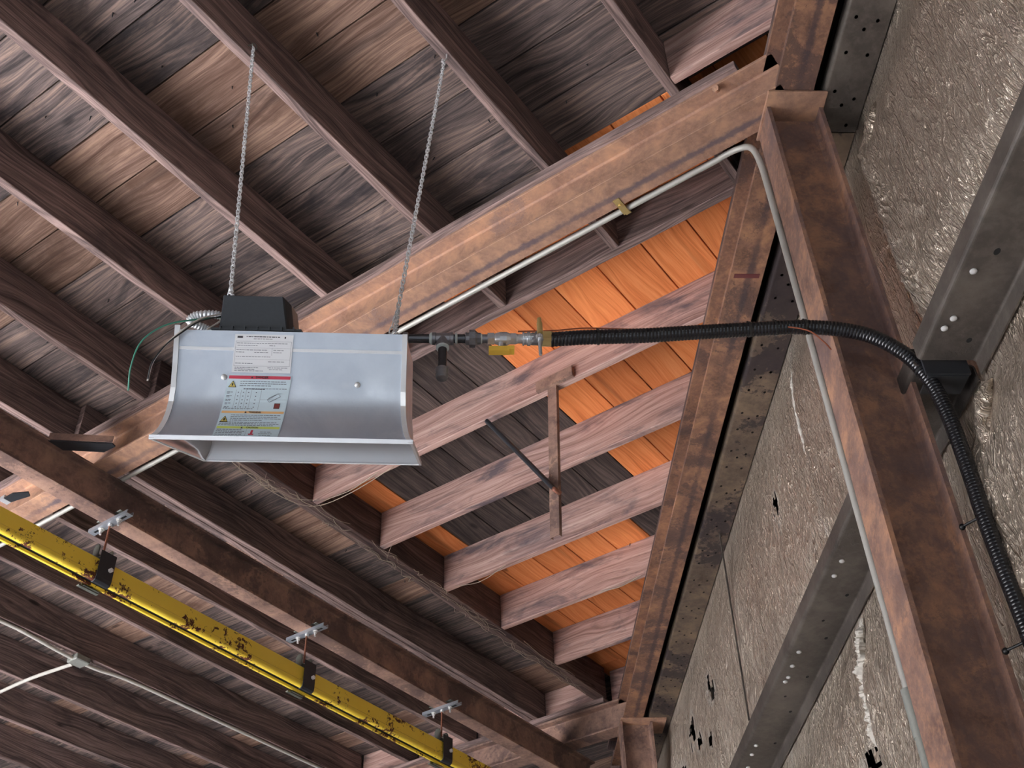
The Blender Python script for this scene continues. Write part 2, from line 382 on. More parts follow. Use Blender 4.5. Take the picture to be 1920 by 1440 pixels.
# triangular bay ceiling: boards along X, some newer and orange, some smoke blackened
mb = MB(); pitb = .0604 * 4.085; yb = .3235 * 4.085
for n in range(-16, 12):
    a = yb + n * pitb; b = min(a + pitb, 4.03)
    if a > 4.03: break
    xs = [2.776 if b < 1.62 else 3.045, 3.22, 3.84, 4.46, 5.08, 5.70, 6.32, 6.94, 9.5]
    xm = xlim(b, 1.75)
    tn = {}
    segs = []
    for u, v in zip(xs, xs[1:]):
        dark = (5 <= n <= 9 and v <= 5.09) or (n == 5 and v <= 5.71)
        segs.append((u, v, dark))
    t_r = random.random()
    i = 0
    while i < len(segs):
        u, v, dk = segs[i]; j = i
        while j + 1 < len(segs) and segs[j + 1][2] == dk and random.random() < .75: j += 1; v = segs[j][1]
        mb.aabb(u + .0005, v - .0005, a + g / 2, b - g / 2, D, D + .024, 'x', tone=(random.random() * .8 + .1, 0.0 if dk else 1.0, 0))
        i = j + 1
tag(mb.build('ceiling', 'baydeck', bevel=.002, tone=True), kind='structure')

# wall of foil-faced insulation blankets
seams = (-1.04, .10, 1.31, 2.53, 3.86, 5.04, 6.26, 7.48, 8.70)
HOLES = [(4.392, 3.06, .038, .075), (6.333, 3.13, .075, .09), (6.20, 3.02, .05, .05), (6.939, 3.12, .10, .10), (6.75, 2.96, .08, .05), (3.971, 1.665, .07, .05), (7.4, 3.0, .10, .08), (6.5, 2.86, .05, .04)]
STR = .02; mb = MB(); t0, t1, z0, z1 = -1.2, 8.8, -1.6, 3.62
def frange(a, b, s):
    o = []
    while a < b: o.append(a); a += s(a) if callable(s) else s
    return o + [b]
TS = frange(t0, t1, lambda t: .014 if 2.2 < t < 4.6 else (.02 if 1.2 < t < 7.2 else .05)); ZS = frange(z0, z1, lambda z: .018 if z > .9 else .08)
def wall_m(t, z):
    i = max(k for k in range(len(seams)) if seams[k] <= t + 1e-9) if t >= seams[0] else 0
    a = seams[i]; b = seams[min(i + 1, len(seams) - 1)]
    wob = .03 * noise.noise(Vector((0, z * 1.3, 5 + i)))
    d0 = t - a + wob; d1 = b - t
    near = (b < 2.7)
    amp = .085 if near else .04
    sm = lambda v: max(0, min(1, v)) ** 2 * (3 - 2 * max(0, min(1, v)))
    pin = sm((3.57 - z) / .40) * sm((abs(z - 2.215) - .06) / .34)
    amp *= pin; pn = .12 + .88 * sm((3.57 - z) / .12) * sm((abs(z - 2.215) - .06) / .10)
    s_ = lambda d, w: min(1, max(0, d) / w)
    p = math.sqrt(s_(d0, .30)) * (1 - (1 - s_(d1, .05)) ** 2)
    m = 1.503 - amp * p
    roll = math.exp(-((b - t - .035) / .028) ** 2) * (.035 if near else .012)
    m -= roll * pin
    q = Vector((t * 5.5, z * 2.4, 3.3)); fn = noise.fractal(q, 1, 2.1, 4)
    m += .008 * fn * pn
    q = Vector((t * 19 + z * 3, z * 7, 9.3)); rr = 1 - abs(noise.noise(q)); m -= .007 * rr ** 3 * pn
    sd = min(abs(t - s) for s in seams)
    if sd < .09: m -= .009 * math.exp(-(sd / .045) ** 2) * (1 + noise.noise(Vector((t * 40, z * 40, 1))) * 1.4) * pn
    # loose folds falling right of the far seam
    fd = math.exp(-((t - 3.95 + (z - 2.6) * .1) / .13) ** 2) * max(0, min(1, (3.2 - z) / .4))
    m -= .02 * pn * fd * (1 - abs(noise.noise(Vector((t * 14 - z * 3, z * 1.5, 2)))) * 2)
    return min(m, 1.53)
vs = []; fl = []
for t in TS:
    for z in ZS:
        vs.append(W(t, wall_m(t, z), z))
        f = 0
        for s in seams[3:6]:
            w_ = .018 + .03 * (0.5 + 0.5 * noise.noise(Vector((3, z * 3, s))))
            k = math.exp(-((t - s) / w_) ** 2) * (0.5 + .9 * noise.noise(Vector((t * 30, z * 12, 4))))
            if s == seams[4]: f = max(f, k * (1.3 if z < 2.1 or 2.4 < z < 3.1 else .6))
            elif z < 3.3: f = max(f, k * .45)
        for (ht, hz, hw, hh) in HOLES:
            e = math.hypot((t - ht) / hw, (z - hz) / hh)
            if e < 1.5: f = max(f, .75 * (1 - abs(e - 1.1) * 2) * (.6 + noise.noise(Vector((t * 30, z * 30, 8)))))
        fl.append(max(0, min(1, f)))
nz = len(ZS); fs = []; uvs = []
for i in range(len(TS) - 1):
    for j in range(nz - 1):
        tc, zc = (TS[i] + TS[i + 1]) / 2, (ZS[j] + ZS[j + 1]) / 2; skip = False
        for (ht, hz, hw, hh) in HOLES:
            if math.hypot((tc - ht) / hw, (zc - hz) / hh) + .9 * noise.noise(Vector((tc * 26, zc * 26, 2))) < .72: skip = True
        if skip: continue
        fs.append((i * nz + j, i * nz + j + 1, (i + 1) * nz + j + 1, (i + 1) * nz + j))
        uvs.append([(TS[i], ZS[j]), (TS[i], ZS[j + 1]), (TS[i + 1], ZS[j + 1]), (TS[i + 1], ZS[j])])
me = bpy.data.meshes.new('wall_right'); me.from_pydata(vs, [], fs); ul = me.uv_layers.new(name='UVMap'); k = 0
for q in uvs:
    for u in q: ul.data[k].uv = u; k += 1
fa = me.attributes.new('fluff', 'FLOAT', 'POINT'); fa.data.foreach_set('value', fl)
wall = link('wall_right', me, 'foil', None, True); tag(wall, kind='structure')
mb = MB(); mb.box(W(3.8, 1.60, 1.25), CV * 6, MV * .04, ZV * 2.87); ws = mb.build('wall_sheet', 'hole', wall)

fluffm = plain('insulation_fluff', lin((226, 220, 208)), .95, 0, 90, .35, .8)
def crinkle(name, pts, r, mat, amp, fr=9, n=14):
    mb = MB(); P = spline([W(*p) for p in pts], 26); mb.tube(P, r, n); o = mb.v
    for i, v in enumerate(o):
        c = P[min(i // n, len(P) - 1)]; d = (v - c); f_ = (i // n) / len(P); tp = min(1, .08 + 6 * f_) * min(1, .08 + 6 * (1 - f_))
        k = 1 + amp * noise.fractal(v * fr * 2, 1, 2.1, 3) * .8 + amp * .35 * (1 - abs(noise.noise(v * fr * 6)) * 2)
        o[i] = c + d * k * tp
    mb.uv = [[(mb.v[j].dot(CV), mb.v[j].z) for j in f] for f in mb.f]
    return mb.build(name, mat, wall, True)
crinkle('rolled_edge', [(2.420, 1.490, 3.46), (2.426, 1.458, 3.38), (2.468, 1.44, 3.29), (2.505, 1.435, 3.10), (2.511, 1.435, 2.942), (2.505, 1.435, 2.796), (2.513, 1.437, 2.61), (2.513, 1.442, 2.48), (2.50, 1.46, 2.36)], .026, 'foil', .35)
crinkle('rolled_edge', [(2.41, 1.495, 2.12), (2.424, 1.462, 2.06), (2.457, 1.45, 1.979), (2.479, 1.45, 1.885), (2.492, 1.45, 1.775), (2.49, 1.45, 1.649), (2.495, 1.45, 1.5), (2.50, 1.46, 1.2)], .026, 'foil', .4)
crinkle('torn_seam', [(3.863, 1.488, 3.453), (3.89, 1.482, 3.324), (3.90, 1.478, 3.149), (3.876, 1.475, 2.949), (3.85, 1.478, 2.79), (3.828, 1.485, 2.603)], .010, fluffm, .8, 14)
crinkle('torn_seam', [(3.790, 1.492, 2.136), (3.822, 1.485, 2.041), (3.848, 1.478, 1.926), (3.883, 1.475, 1.818), (3.919, 1.478, 1.693)], .021, fluffm, 1.6, 12)
crinkle('torn_seam', [(2.028, 1.435, 3.174), (2.044, 1.432, 3.024), (2.07, 1.43, 2.841), (2.107, 1.43, 2.71), (2.111, 1.432, 2.592), (2.147, 1.437, 2.494)], .0045, fluffm, 1.0, 10, 8)

# ------------------------------------------------------------------ timber joists
def joist(name, x0, x1, y0, y1, along, mat, label, group, z0=J, z1=D - .001, cat='joist'):
    mb = MB(); mb.aabb(x0, x1, y0, y1, z0, z1, along)
    o = mb.build(name, mat, bevel=.003); return tag(o, label, cat, group)
yk = lambda k: J * (.5666 + .1612 * k)
GM = 'ceiling joists over the near bay'
lab = {-2: 'short brown ceiling joist farthest to the upper right, ending above the corner of rusty beams',
       -1: 'brown ceiling joist that carries the top of the right-hand heater chain',
       0: 'brown ceiling joist with the hook of the left-hand heater chain in its side',
       1: 'brown ceiling joist starting in the upper left corner, left of the chain hook joist',
       2: 'brown ceiling joist entering the left edge a quarter way down, above the loose wires',
       3: 'brown ceiling joist from the left edge, ending behind the loose green heater wire',
       4: 'brown ceiling joist directly above the long dark steel beam of the yellow rail'}
for k in range(-2, 4):
    y = yk(k); tag(joist('ceiling_joist', -3.2, 3.193 if k < 3 else 7.06, y, y + JW, 'x', 'joist', lab[k], GM))
joist('ceiling_joist', -3.2, 7.06, 4.623, 4.665, 'x', 'joist', lab[4], GM)
joist('sister_joist', 2.645, 7.06, 4.578, 4.6195, 'x', 'joist', 'lapped joist starting at the rusty cross beam, beside the joist above the dark steel beam', 'lapped joists', cat='joist')
hd = joist('header_joist', 2.645, 6.99, 3.985, yk(3) - .001, 'x', 'header', 'dark cobwebbed header joist holding the left ends of the short reddish joists', 'lapped joists', cat='joist')
lab2 = ['ceiling joist between the dark steel beam and the yellow rail, mostly in shade',
        'brown ceiling joist just below the yellow rail, first one seen under it',
        'reddish brown ceiling joist with the white conduit and junction box on its underside',
        'brown ceiling joist next below the one with the junction box conduit',
        'brown ceiling joist second below the junction box conduit, near the bottom left',
        'brown ceiling joist in the bottom left corner of the view']
for j in range(1, 7):
    y = 4.623 + .604 * j; joist('ceiling_joist', -3.2, 7.04, y, y + JW, 'x', 'joist', lab2[j - 1], 'ceiling joists beyond the dark steel beam')
# short joists of the triangular bay, along Y
xb = [3.196, 3.814, 4.403, 5.027, 5.648, 6.290]
lb = ['dark short joist nearest the rusty cross beam, in shadow above the brass valve',
      'reddish short joist behind the gas valve, with the hanging strip bracket on its lower edge',
      'reddish short joist second below the gas hose, crossed by the diagonal rod and hanging strip',
      'reddish short joist at the foot of the hanging strip bracket',
      'next-to-last reddish joist of the triangular bay, with a thin straw hanging off it',
      'shortest reddish joist at the far tip of the triangular bay']
for i, x in enumerate(xb):
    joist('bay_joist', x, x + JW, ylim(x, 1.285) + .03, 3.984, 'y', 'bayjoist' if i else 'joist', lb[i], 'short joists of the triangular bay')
for (a, b) in ((4.665, 5.227), (5.269, 5.831), (5.873, 6.435), (6.477, 7.04), (4.071, 4.577), (3.2, 3.984)):
    joist('end_blocking', 7.062, 7.10, a, b, 'y', 'bayjoist', 'pinkish wooden end block on the far rusty beam between two joists', 'wood blocks on the far beam', cat='wood block')
joist('bay_joist', 2.556, 2.597, .30, yk(-2) - .001, 'y', 'bayjoist', 'half-lit wooden joist in the top right corner bay, just left of the sloping eave beam', None)

# ------------------------------------------------------------------ steel
prof = ibeam(.212, .146, .016, .014)
def steelbeam(nm, p0, dv, U, mat, label, pr_=prof, extra=None):
    t = empty(nm, Vector(p0) + Vector(dv) / 2); mb = MB(); mb.prism(pr_, p0, dv, U, ZV); mb.build('beam_section', mat, t, bevel=.0015); return tag(t, label, 'steel beam')
# cross beam B1 along Y, with nailer on top
b1 = steelbeam('steel_beam', (2.728, 9, 3.588), (0, -(9 - ylim(2.728, 1.21)), 0), (1, 0, 0), 'rust', 'rusty orange-brown steel I-beam crossing behind the heater up to the near column')
def nailer(x, ya, yb_, label):
    mb = MB(); mb.aabb(x - .095, x + .073, ya, yb_, 3.801, J - .0005, 'y'); tag(mb.build('nailer_board', 'joist', bevel=.002), label, 'board', 'nailing boards on the cross beams')
nailer(2.728, .70, 9, 'flat wooden nailing board on top of the rusty beam behind the heater')
nailer(7.04, 3.99, 9, 'flat wooden nailing board on the far rusty beam near the bottom of the view')
b2 = steelbeam('steel_beam', (7.04, 9, 3.588), (0, -(9 - ylim(7.04, 1.21)), 0), (1, 0, 0), 'rustgrey', 'brown steel I-beam low in the view, running left from the far column top')
# eave beam along the wall
eb = steelbeam('steel_beam', W(-1.0, 1.221, 3.588), CV * 9.6, MV, 'rustdark', 'rusty dark steel eave beam running down beside the wall, marked with a faint red band')
mb = MB(); mb.box(W(3.42, 1.221, 3.5872), CV * .012, MV * .055, ZV * .0009); mb.build('paint_band', plain('faint_red_paint', lin((104, 50, 50)), .7, 0, 30, .3), eb)
# long dark beam A carrying the rail
A0 = ibeam(.214, .105, .010, .014)
ab = steelbeam('steel_beam', (-3, 4.4225, 3.380), (10.4, 0, 0), (0, -1, 0), 'rustgrey', 'long dark brown steel I-beam from the left edge, with the yellow rail hung beneath it', A0)
mb = MB()
for x in (.9, 4.2, 6.4): mb.box((x, 4.4225, 3.487), (.004, 0, 0), (0, .045, 0), (0, 0, .092))
# knee plate and tab where the cross beam rests on it
t = empty('knee_brace', (2.5, 4.27, 3.58)); mb = MB()
pl = [(2.384, 4.378), (2.589, 4.150), (2.614, 4.157), (2.61, 4.235), (2.477, 4.382)]
mb.prism([(x, y) for x, y in pl], (0, 0, 3.577), (0, 0, .008), X, Y); mb.build('plate', 'brkt', t)
mb = MB(); a, b = Vector((2.384, 4.378, 3.585)), Vector((2.589, 4.150, 3.585)); d = (b - a).normalized(); mb.box((a + b) / 2 + ZV * .02, (b - a) / 2, d.cross(ZV) * .003, ZV * .02); mb.build('upright_leg', 'rustgrey', t)
tag(t, 'small black angle brace between dark beam and rusty cross beam, left of the heater', 'brace')
t = empty('corner_tab', (2.58, 4.88, 3.58)); mb = MB()
mb.prism([(2.556, 4.955), (2.556, 4.885), (2.598, 4.812), (2.625, 4.834), (2.61, 4.90), (2.60, 4.955)], (0, 0, 3.577), (0, 0, .008), X, Y); mb.build('plate', 'brkt', t)
mb = MB(); mb.aabb(2.553, 2.60, 4.955, 4.99, 3.576, 3.60, 'x'); mb.build('bent_tip', 'zinc', t)
tag(t, 'small dark metal tab with a bright tip on the rusty beam by the left edge', 'bracket')
# hex bolt through cross beam near the column
mb = MB(); mb.cyl((2.668, .80, 3.775), (2.648, .80, 3.760), .014, 6); mb.ball((2.66, .80, 3.768), .016); tag(mb.build('beam_bolt', 'rust', None, True), 'rusty stub bolt on the cross beam flange just left of the near column top', 'bolt')

# eave strut (cold-formed, holed underside)
def coldform(nm, tA, tB, profile, holes, bolts, label, mat='cold', cat='steel channel'):
    e = empty(nm, W((tA + tB) / 2, profile[0][0], profile[0][1])); mb = MB()
    n = len(profile); th = .0028
    # thicken an open polyline
    out = []
    for i, p in enumerate(profile):
        a = Vector((p[0], p[1])) ; d0 = (Vector(profile[i]) - Vector(profile[i - 1])).normalized() if i else (Vector(profile[1]) - Vector(profile[0])).normalized()
        d1 = (Vector(profile[i + 1]) - Vector(profile[i])).normalized() if i < n - 1 else d0
        nn = Vector((-(d0 + d1).y, (d0 + d1).x)).normalized(); out.append((a + nn * th, a - nn * th))
    closed = [tuple(o[0]) for o in out] + [tuple(o[1]) for o in reversed(out)]
    mb.prism(closed, W(tA, 0, 0), CV * (tB - tA), MV, ZV)
    zz = min(p[1] for p in profile[1:-1])
    hb = MB()
    for (t_, m_, r, el, z_) in holes:
        hb.add([W(t_, m_, z_) + (CV * math.cos(q) * r * el + MV * math.sin(q) * r) for q in [k * math.pi / 6 for k in range(12)]] , [tuple(range(12))], None, 0)
    o = mb.build('channel', mat, e, False)
    if holes: hb.build('bolt_holes', 'hole', e)['kind'] = 'stuff'
    for (t_, m_, z_) in bolts:
        b = MB(); b.lathe(W(t_, m_, z_), -ZV, [(0, .010), (.004, .010), (.006, .007), (.008, .001)], 12); b.build('bolt_head', 'boltwhite', e, True)
    return tag(e, label, cat)
def arc(cx, cy, r, a0, a1, n=5): return [(cx + r * math.cos(a0 + (a1 - a0) * k / n), cy + r * math.sin(a0 + (a1 - a0) * k / n)) for k in range(n + 1)]
zs = 3.588
sp_ = [(1.337, zs + .05)] + arc(1.337 + .008, zs + .008, .008, math.pi, 1.5 * math.pi) + [(1.494, zs), (1.494, zs + .15)]
hol = []
for t_ in [x * .31 for x in range(0, 27)]:
    for (dm, dt) in ((.035, 0), (.115, .02), (.075, .055), (.035, .14), (.115, .15)): hol.append((t_ + dt + random.uniform(-.01, .01), 1.337 + dm, .0065, 1.2, zs - .0032))
coldform('eave_channel', -1.0, 2.66, sp_, hol, [], 'olive grey holed steel channel along the top of the foil wall, above the near column', 'cold')
coldform('eave_channel', 2.665, 8.6, sp_, hol, [], 'dark stained holed steel channel between the eave beam and the foil wall', 'colddark')
# girts
zg = 2.22
gp = [(1.345, zg + .062), (1.32, zg + .062)] + [(1.32, zg + .012)] + arc(1.332, zg + .012, .012, math.pi, 1.5 * math.pi)[1:] + [(1.478, zg)] + arc(1.478, zg - .012, .012, .5 * math.pi, 0)[1:] + [(1.49, zg - .058)]
gh = [(2.02, 1.40, .009, 1.4, zg - .0032), (2.36, 1.44, .008, 1.3, zg - .0032), (1.30, 1.42, .009, 1.3, zg - .0032)]
gb = [(2.27, 1.365, zg - .003), (2.31, 1.352, zg - .003), (2.09, 1.36, zg - .003), (1.72, 1.37, zg - .003), (2.0, 1.375, zg - .003)]
coldform('wall_girt', -1.0, 2.445, gp, gh, [gb[0], gb[1], gb[2], gb[3]], 'grey brown Z-shaped wall girt at the right edge, ending just right of the near column')
gh2 = [(3.10 + .33 * k, 1.445, .007, 1.5, zg - .0032) for k in range(14)] + [(3.95, 1.40, .006, 1.4, zg - .0032), (4.6, 1.39, .006, 1.4, zg - .0032)]
gb2 = [(3.02, 1.36, zg - .003), (3.14, 1.36, zg - .003), (3.52, 1.365, zg - .003), (3.62, 1.362, zg - .003), (4.20, 1.36, zg - .003), (4.32, 1.36, zg - .003), (4.42, 1.365, zg - .003), (4.46, 1.36, zg - .003), (5.1, 1.36, zg - .003), (5.2, 1.36, zg - .003), (5.35, 1.37, zg - .003)]
coldform('wall_girt', 2.47, 8.6, gp, gh2, gb2, 'brown Z-shaped wall girt running up behind the near column from the bottom of the view')
# dark end clip between the two girts
mb = MB(); mb.box(W(2.458, 1.40, zg - .012), CV * .004, MV * .066, ZV * .034); mb.box(W(2.50, 1.40, zg - .048), CV * .04, MV * .060, ZV * .003)
tag(mb.build('girt_clip', 'brkt'), 'dark steel clip joining the ends of the two wall girts beside the hose', 'bracket')

# columns
def column(tc, m0, m1, z1, label, capm, capt, wid=.146, mat='column'):
    e = empty('steel_column', W(tc, (m0 + m1) / 2, -1.6)); tf = .014; mb = MB(); h = wid / 2; dm = m1 - m0
    mid = dm / 2; r = .012
    pr_ = [(-h, 0), (h, 0), (h, tf), (.008 + r, tf), (.008 + r * .3, tf + r * .3), (.008, tf + r), (.008, dm - tf - r), (.008 + r * .3, dm - tf - r * .3), (.008 + r, dm - tf), (h, dm - tf), (h, dm),
           (-h, dm), (-h, dm - tf), (-.008 - r, dm - tf), (-.008 - r * .3, dm - tf - r * .3), (-.008, dm - tf - r), (-.008, tf + r), (-.008 - r * .3, tf + r * .3), (-.008 - r, tf), (-h, tf)]
    mb.prism(pr_, W(tc, m0, -1.6), ZV * (z1 + 1.6), CV, MV); mb.build('shaft', mat, e)
    mb = MB(); mb.box(W((capt[0] + capt[1]) / 2, (capm[0] + capm[1]) / 2, z1 + .006), CV * (capt[1] - capt[0]) / 2, MV * (capm[1] - capm[0]) / 2, ZV * .006)
    mb.build('cap_plate', 'rust', e, bevel=.002)
    mb = MB(); mb.box(W(tc, (m0 + m1) / 2, -1.592), CV * .14, MV * .16, ZV * .008); mb.build('base_plate', mat, e)
    return tag(e, label, 'steel column')
column(2.614, 1.130, 1.340, 3.575, 'near rust-brown steel I-column on the right with conduit and black hose alongside', (1.122, 1.345), (2.475, 2.70))
column(7.86, 1.13, 1.36, 3.575, 'far steel column whose top shows at the bottom of the view right of centre', (1.13, 1.46), (7.75, 8.0), mat='rustgrey')

# ------------------------------------------------------------------ hanging strip bracket in the bay
t = empty('hanger_bracket', (3.80, 2.34, 3.84)); mb = MB()
a = Vector((3.806, 2.331, 3.885)); b = Vector((3.80, 2.366, 2.945)); 
mb.prism([(-.026, 0), (.026, 0), (.026, .022), (.022, .022), (.022, .003), (-.022, .003), (-.022, .022), (-.026, .022)], a, b - a, Y, X); mb.build('hanging_strip', 'rustgrey', t)
mb = MB(); mb.tube([(3.79, 2.732, 3.80), (3.775, 2.325, 3.166)], .013, 12); mb.build('diagonal_rod', 'brkt', t, True)
mb = MB(); mb.cyl((3.75, 2.325, 3.166), (3.80, 2.325, 3.17), .012, 8); mb.build('bolt', 'rod', t, True)
mb = MB(); mb.aabb(3.79, 3.812, 2.20, 2.42, 3.838, 3.90, 'y'); mb.build('top_clip', 'rustgrey', t)
tag(t, 'hanging steel strip with a diagonal rod, fixed to a reddish joist in the triangular bay', 'bracket')
# ------------------------------------------------------------------ conduits
def pipe(name, pts, r, mat, parent=None, n=12, sp=6, smooth=True):
    mb = MB(); mb.tube(spline(pts, sp) if sp else pts, r, n); return mb.build(name, mat, parent, smooth)
t = empty('conduit', (2.838, 3.0, 3.603))
pts = [(2.838, 8.8, 3.603), (2.838, 6, 3.603), (2.838, 3, 3.603), (2.838, 1.3, 3.603), (2.838, 1.05, 3.603), (2.838, .93, 3.603), (2.833, .862, 3.600), W(2.735, 1.079, 3.583), W(2.708, 1.100, 3.540), W(2.702, 1.114, 3.46), W(2.702, 1.120, 3.3), W(2.702, 1.125, 2.7), W(2.702, 1.13, 2.0), W(2.702, 1.136, 1.3)]
p1 = [Vector(p) for p in pts]
pipe('tube', p1, .0125, 'emt', t)
mb = MB(); mb.cyl(W(2.708, 1.137, 1.32), W(2.708, 1.139, 1.19), .019, 14); mb.cyl(W(2.706, 1.138, 1.20), W(2.706, 1.141, .2), .0165, 14); mb.build('coupling', 'boxgrey', t, True)
tag(t, 'thin white painted conduit along the rusty cross beam, bending down the near column', 'conduit')
mb = MB(); c0 = Vector((2.838, 1.335, 3.603)); mb.box(c0 + Vector((-.035, 0, -.016)), (.045, 0, 0), (0, .014, 0), (0, 0, .002)); mb.box(c0 + Vector((-.07, 0, .0)), (.0015, 0, 0), (0, .014, 0), (0, 0, .018))
mb.lathe(c0 - Y * .012, Y, [(0, .0135), (0, .017), (.024, .017), (.024, .0135)], 16); mb.box(c0 + Vector((.02, 0, 0)), (.008, 0, 0), (0, .012, 0), (0, 0, .002)); mb.cyl(c0 + Vector((-.045, 0, -.018)), c0 + Vector((-.045, 0, -.026)), .006, 8)
tag(mb.build('conduit_clip', 'brass', None, True), 'small beam clip holding the white conduit to the rusty cross beam', 'clip')
t = empty('ceiling_conduit', (4.2, 6.46, 3.82))
pipe('tube', [(-1.0, 6.455, 3.826), (3.3, 6.455, 3.826), (3.7, 6.457, 3.826), (4.02, 6.47, 3.812), (4.16, 6.475, 3.808)], .0125, 'pvc', t)
pipe('tube', [(4.24, 6.478, 3.808), (4.36, 6.475, 3.81), (4.62, 6.46, 3.826), (5.2, 6.456, 3.826), (6.93, 6.456, 3.826)], .0125, 'pvc', t)
pipe('tube', [(4.20, 6.54, 3.808), (4.19, 6.66, 3.812), (4.17, 7.0, 3.822), (4.17, 7.5, 3.822), (4.17, 9.2, 3.822)], .0125, 'pvc', t)
tag(t, 'white conduit run branching three ways from the junction box at the lower left', 'conduit')
mb = MB(); mb.box((4.20, 6.478, 3.815), (.058, 0, 0), (0, .052, 0), (0, 0, .022)); jb = mb.build('junction_box', 'boxgrey', None, bevel=.006); tag(jb, 'small grey junction box joining white conduits under a joist at the lower left', 'junction box')
t = empty('ceiling_conduit', (3.5, 8.6, 3.82)); pipe('tube', [(-1, 8.53, 3.82), (9, 8.53, 3.82)], .02, 'pvc', t, sp=0); tag(t, 'pale conduit cutting the extreme bottom left corner of the view', 'conduit')
pipe('tube', [(2.9, 4.7, 3.603), (2.9, 4.5, 3.603)], .001, 'emt', t) if False else None

# ------------------------------------------------------------------ yellow rail and hangers
t = empty('overhead_rail', (3, 4.424, 3.06))
yl = 4.379; yr = 4.469; zt = 3.123; zb = 3.004; k_ = .004
path = [(4.408, zb + .012)] + [(4.405, zb)] + [(4.396, zb)] + arc(4.397, zb + .018, .018, -.5 * math.pi, -math.pi, 5)[1:] + [(yl, zb + .03), (yl + .003, zb + .036), (yl + .003, zt - .006)] + [(yl + .008, zt), (yr - .008, zt), (yr - .003, zt - .006), (yr - .003, zb + .036), (yr, zb + .03)] + arc(4.451, zb + .018, .018, 0, -.5 * math.pi, 5) + [(4.443, zb), (4.440, zb + .012)]
n = len(path); out = []
for i, p in enumerate(path):
    a = Vector(path[max(i - 1, 0)]); b = Vector(path[min(i + 1, n - 1)]); d = (b - a).normalized(); nn = Vector((d.y, -d.x)); out.append((Vector(p), Vector(p) + nn * k_))
closed = [tuple(o[0]) for o in out] + [tuple(o[1]) for o in reversed(out)]
mb = MB(); mb.prism(closed, (-3, 0, 0), (5.36 + 3, 0, 0), Y, ZV); mb.build('track', 'yellow', t)
mb = MB(); mb.prism(closed, (5.362, 0, 0), (3.6, 0, 0), Y, ZV); mb.build('track', 'yellow', t)
mb = MB(); mb.aabb(-3, 8.9, 4.389, 4.459, zb + .016, zt - .010, 'x'); mb.build('track_interior', 'brkt', t)
tag(t, 'bright yellow slotted overhead rail with chipped paint hanging at the lower left', 'rail')
def hanger(x, label):
    e = empty('rail_hanger', (x, 4.424, 3.36)); zf = 3.380
    mb = MB(); w = .0205
    L = .148
    mb.prism([(-w, 0), (w, 0), (w, .020), (w - .006, .020), (w - .006, .017), (w - .003, .017), (w - .003, .003), (-w + .003, .003), (-w + .003, .017), (-w + .006, .017), (-w + .006, .020), (-w, .020)], (x, 4.424 - L, zf - .0205), (0, 2 * L, 0), X, ZV)
    for s in (-1, 1): mb.box((x, 4.424 + s * .095, zf - .0208), (.006, 0, 0), (0, .026, 0), (0, 0, .0004), 1)
    mb.build('strut_channel', ['strut', 'hole'], e)
    for s in (-1, 1):
        b = MB(); y = 4.424 + s * .068
        b.cyl((x, y, zf - .021), (x, y, zf - .024), .016, 14); b.cyl((x, y, zf - .024), (x, y, zf - .036), .011, 6); b.cyl((x, y, zf - .036), (x, y, zf - .055), .006, 10); b.build('bolt', 'boltwhite', e, False)
        b = MB(); b.box((x, y - s * .0, zf + .020), (.022, 0, 0), (0, .024, 0), (0, 0, .003)); b.build('beam_clamp', 'brkgrey', e, bevel=.002)
    b = MB(); b.cyl((x, 4.424, zf - .021), (x, 4.424, zf - .034), .012, 6); b.build('nut', 'boltwhite', e)
    b = MB(); L0 = zf - .03; N = 40
    b.tube([(x, 4.424, L0 - (L0 - 3.15) * i / N) for i in range(N + 1)], .006, 10, rf=lambda i, l: .0062 if i % 2 else .0052); b.build('threaded_rod', 'rod', e)
    # bracket: front (near) plate that hooks under the rail, back plate, top bridge
    xw = .046
    b = MB(); f = [(4.372, 3.165), (4.372, 3.022), (4.376, 3.005), (4.386, 2.997), (4.400, 2.996), (4.400, 2.992), (4.384, 2.992), (4.371, 3.001), (4.367, 3.020), (4.367, 3.165)]
    b.prism(f, (x - xw, 0, 0), (2 * xw, 0, 0), Y, ZV); b.build('front_plate', 'brkt', e, bevel=.0015)
    b = MB(); f2 = [(2 * 4.424 - a, z) for a, z in f]; b.prism(f2, (x - xw, 0, 0), (2 * xw, 0, 0), Y, ZV)
    b.box((x - .01, 4.466, 2.990), (.06, 0, 0), (0, .010, 0), (0, 0, .004)); b.build('back_plate', 'brkgrey', e, bevel=.0015)
    b = MB()
    for s in (-1, 1): b.prism([(4.40, 3.125), (4.448, 3.125), (4.448, 3.20), (4.436, 3.216), (4.412, 3.216), (4.40, 3.20)], (x + s * .040 - .003, 0, 0), (.006, 0, 0), Y, ZV)
    b.box((x, 4.424, 3.150), (.043, 0, 0), (0, .028, 0), (0, 0, .004)); b.box((x, 4.424, 3.128), (.046, 0, 0), (0, .056, 0), (0, 0, .003)); b.build('yoke', 'brkgrey', e, bevel=.0015)
    b = MB(); b.cyl((x + .022, 4.350, 3.075), (x + .022, 4.367, 3.075), .007, 10); b.cyl((x + .022, 4.354, 3.075), (x + .022, 4.367, 3.075), .012, 6); b.build('plate_bolt', 'boltwhite', e)
    b = MB(); b.cyl((x, 4.424, 3.154), (x, 4.424, 3.170), .012, 6); b.build('nut', 'boltwhite', e)
    return tag(e, label, 'rail hanger', 'hangers of the yellow rail')
hanger(2.862, 'black and zinc rail hanger on the yellow rail nearest the heater, leftmost of three')
hanger(4.304, 'middle one of the three black and zinc hangers along the yellow rail')
hanger(5.582, 'lowest, farthest of the three hangers near where the yellow rail leaves the view')

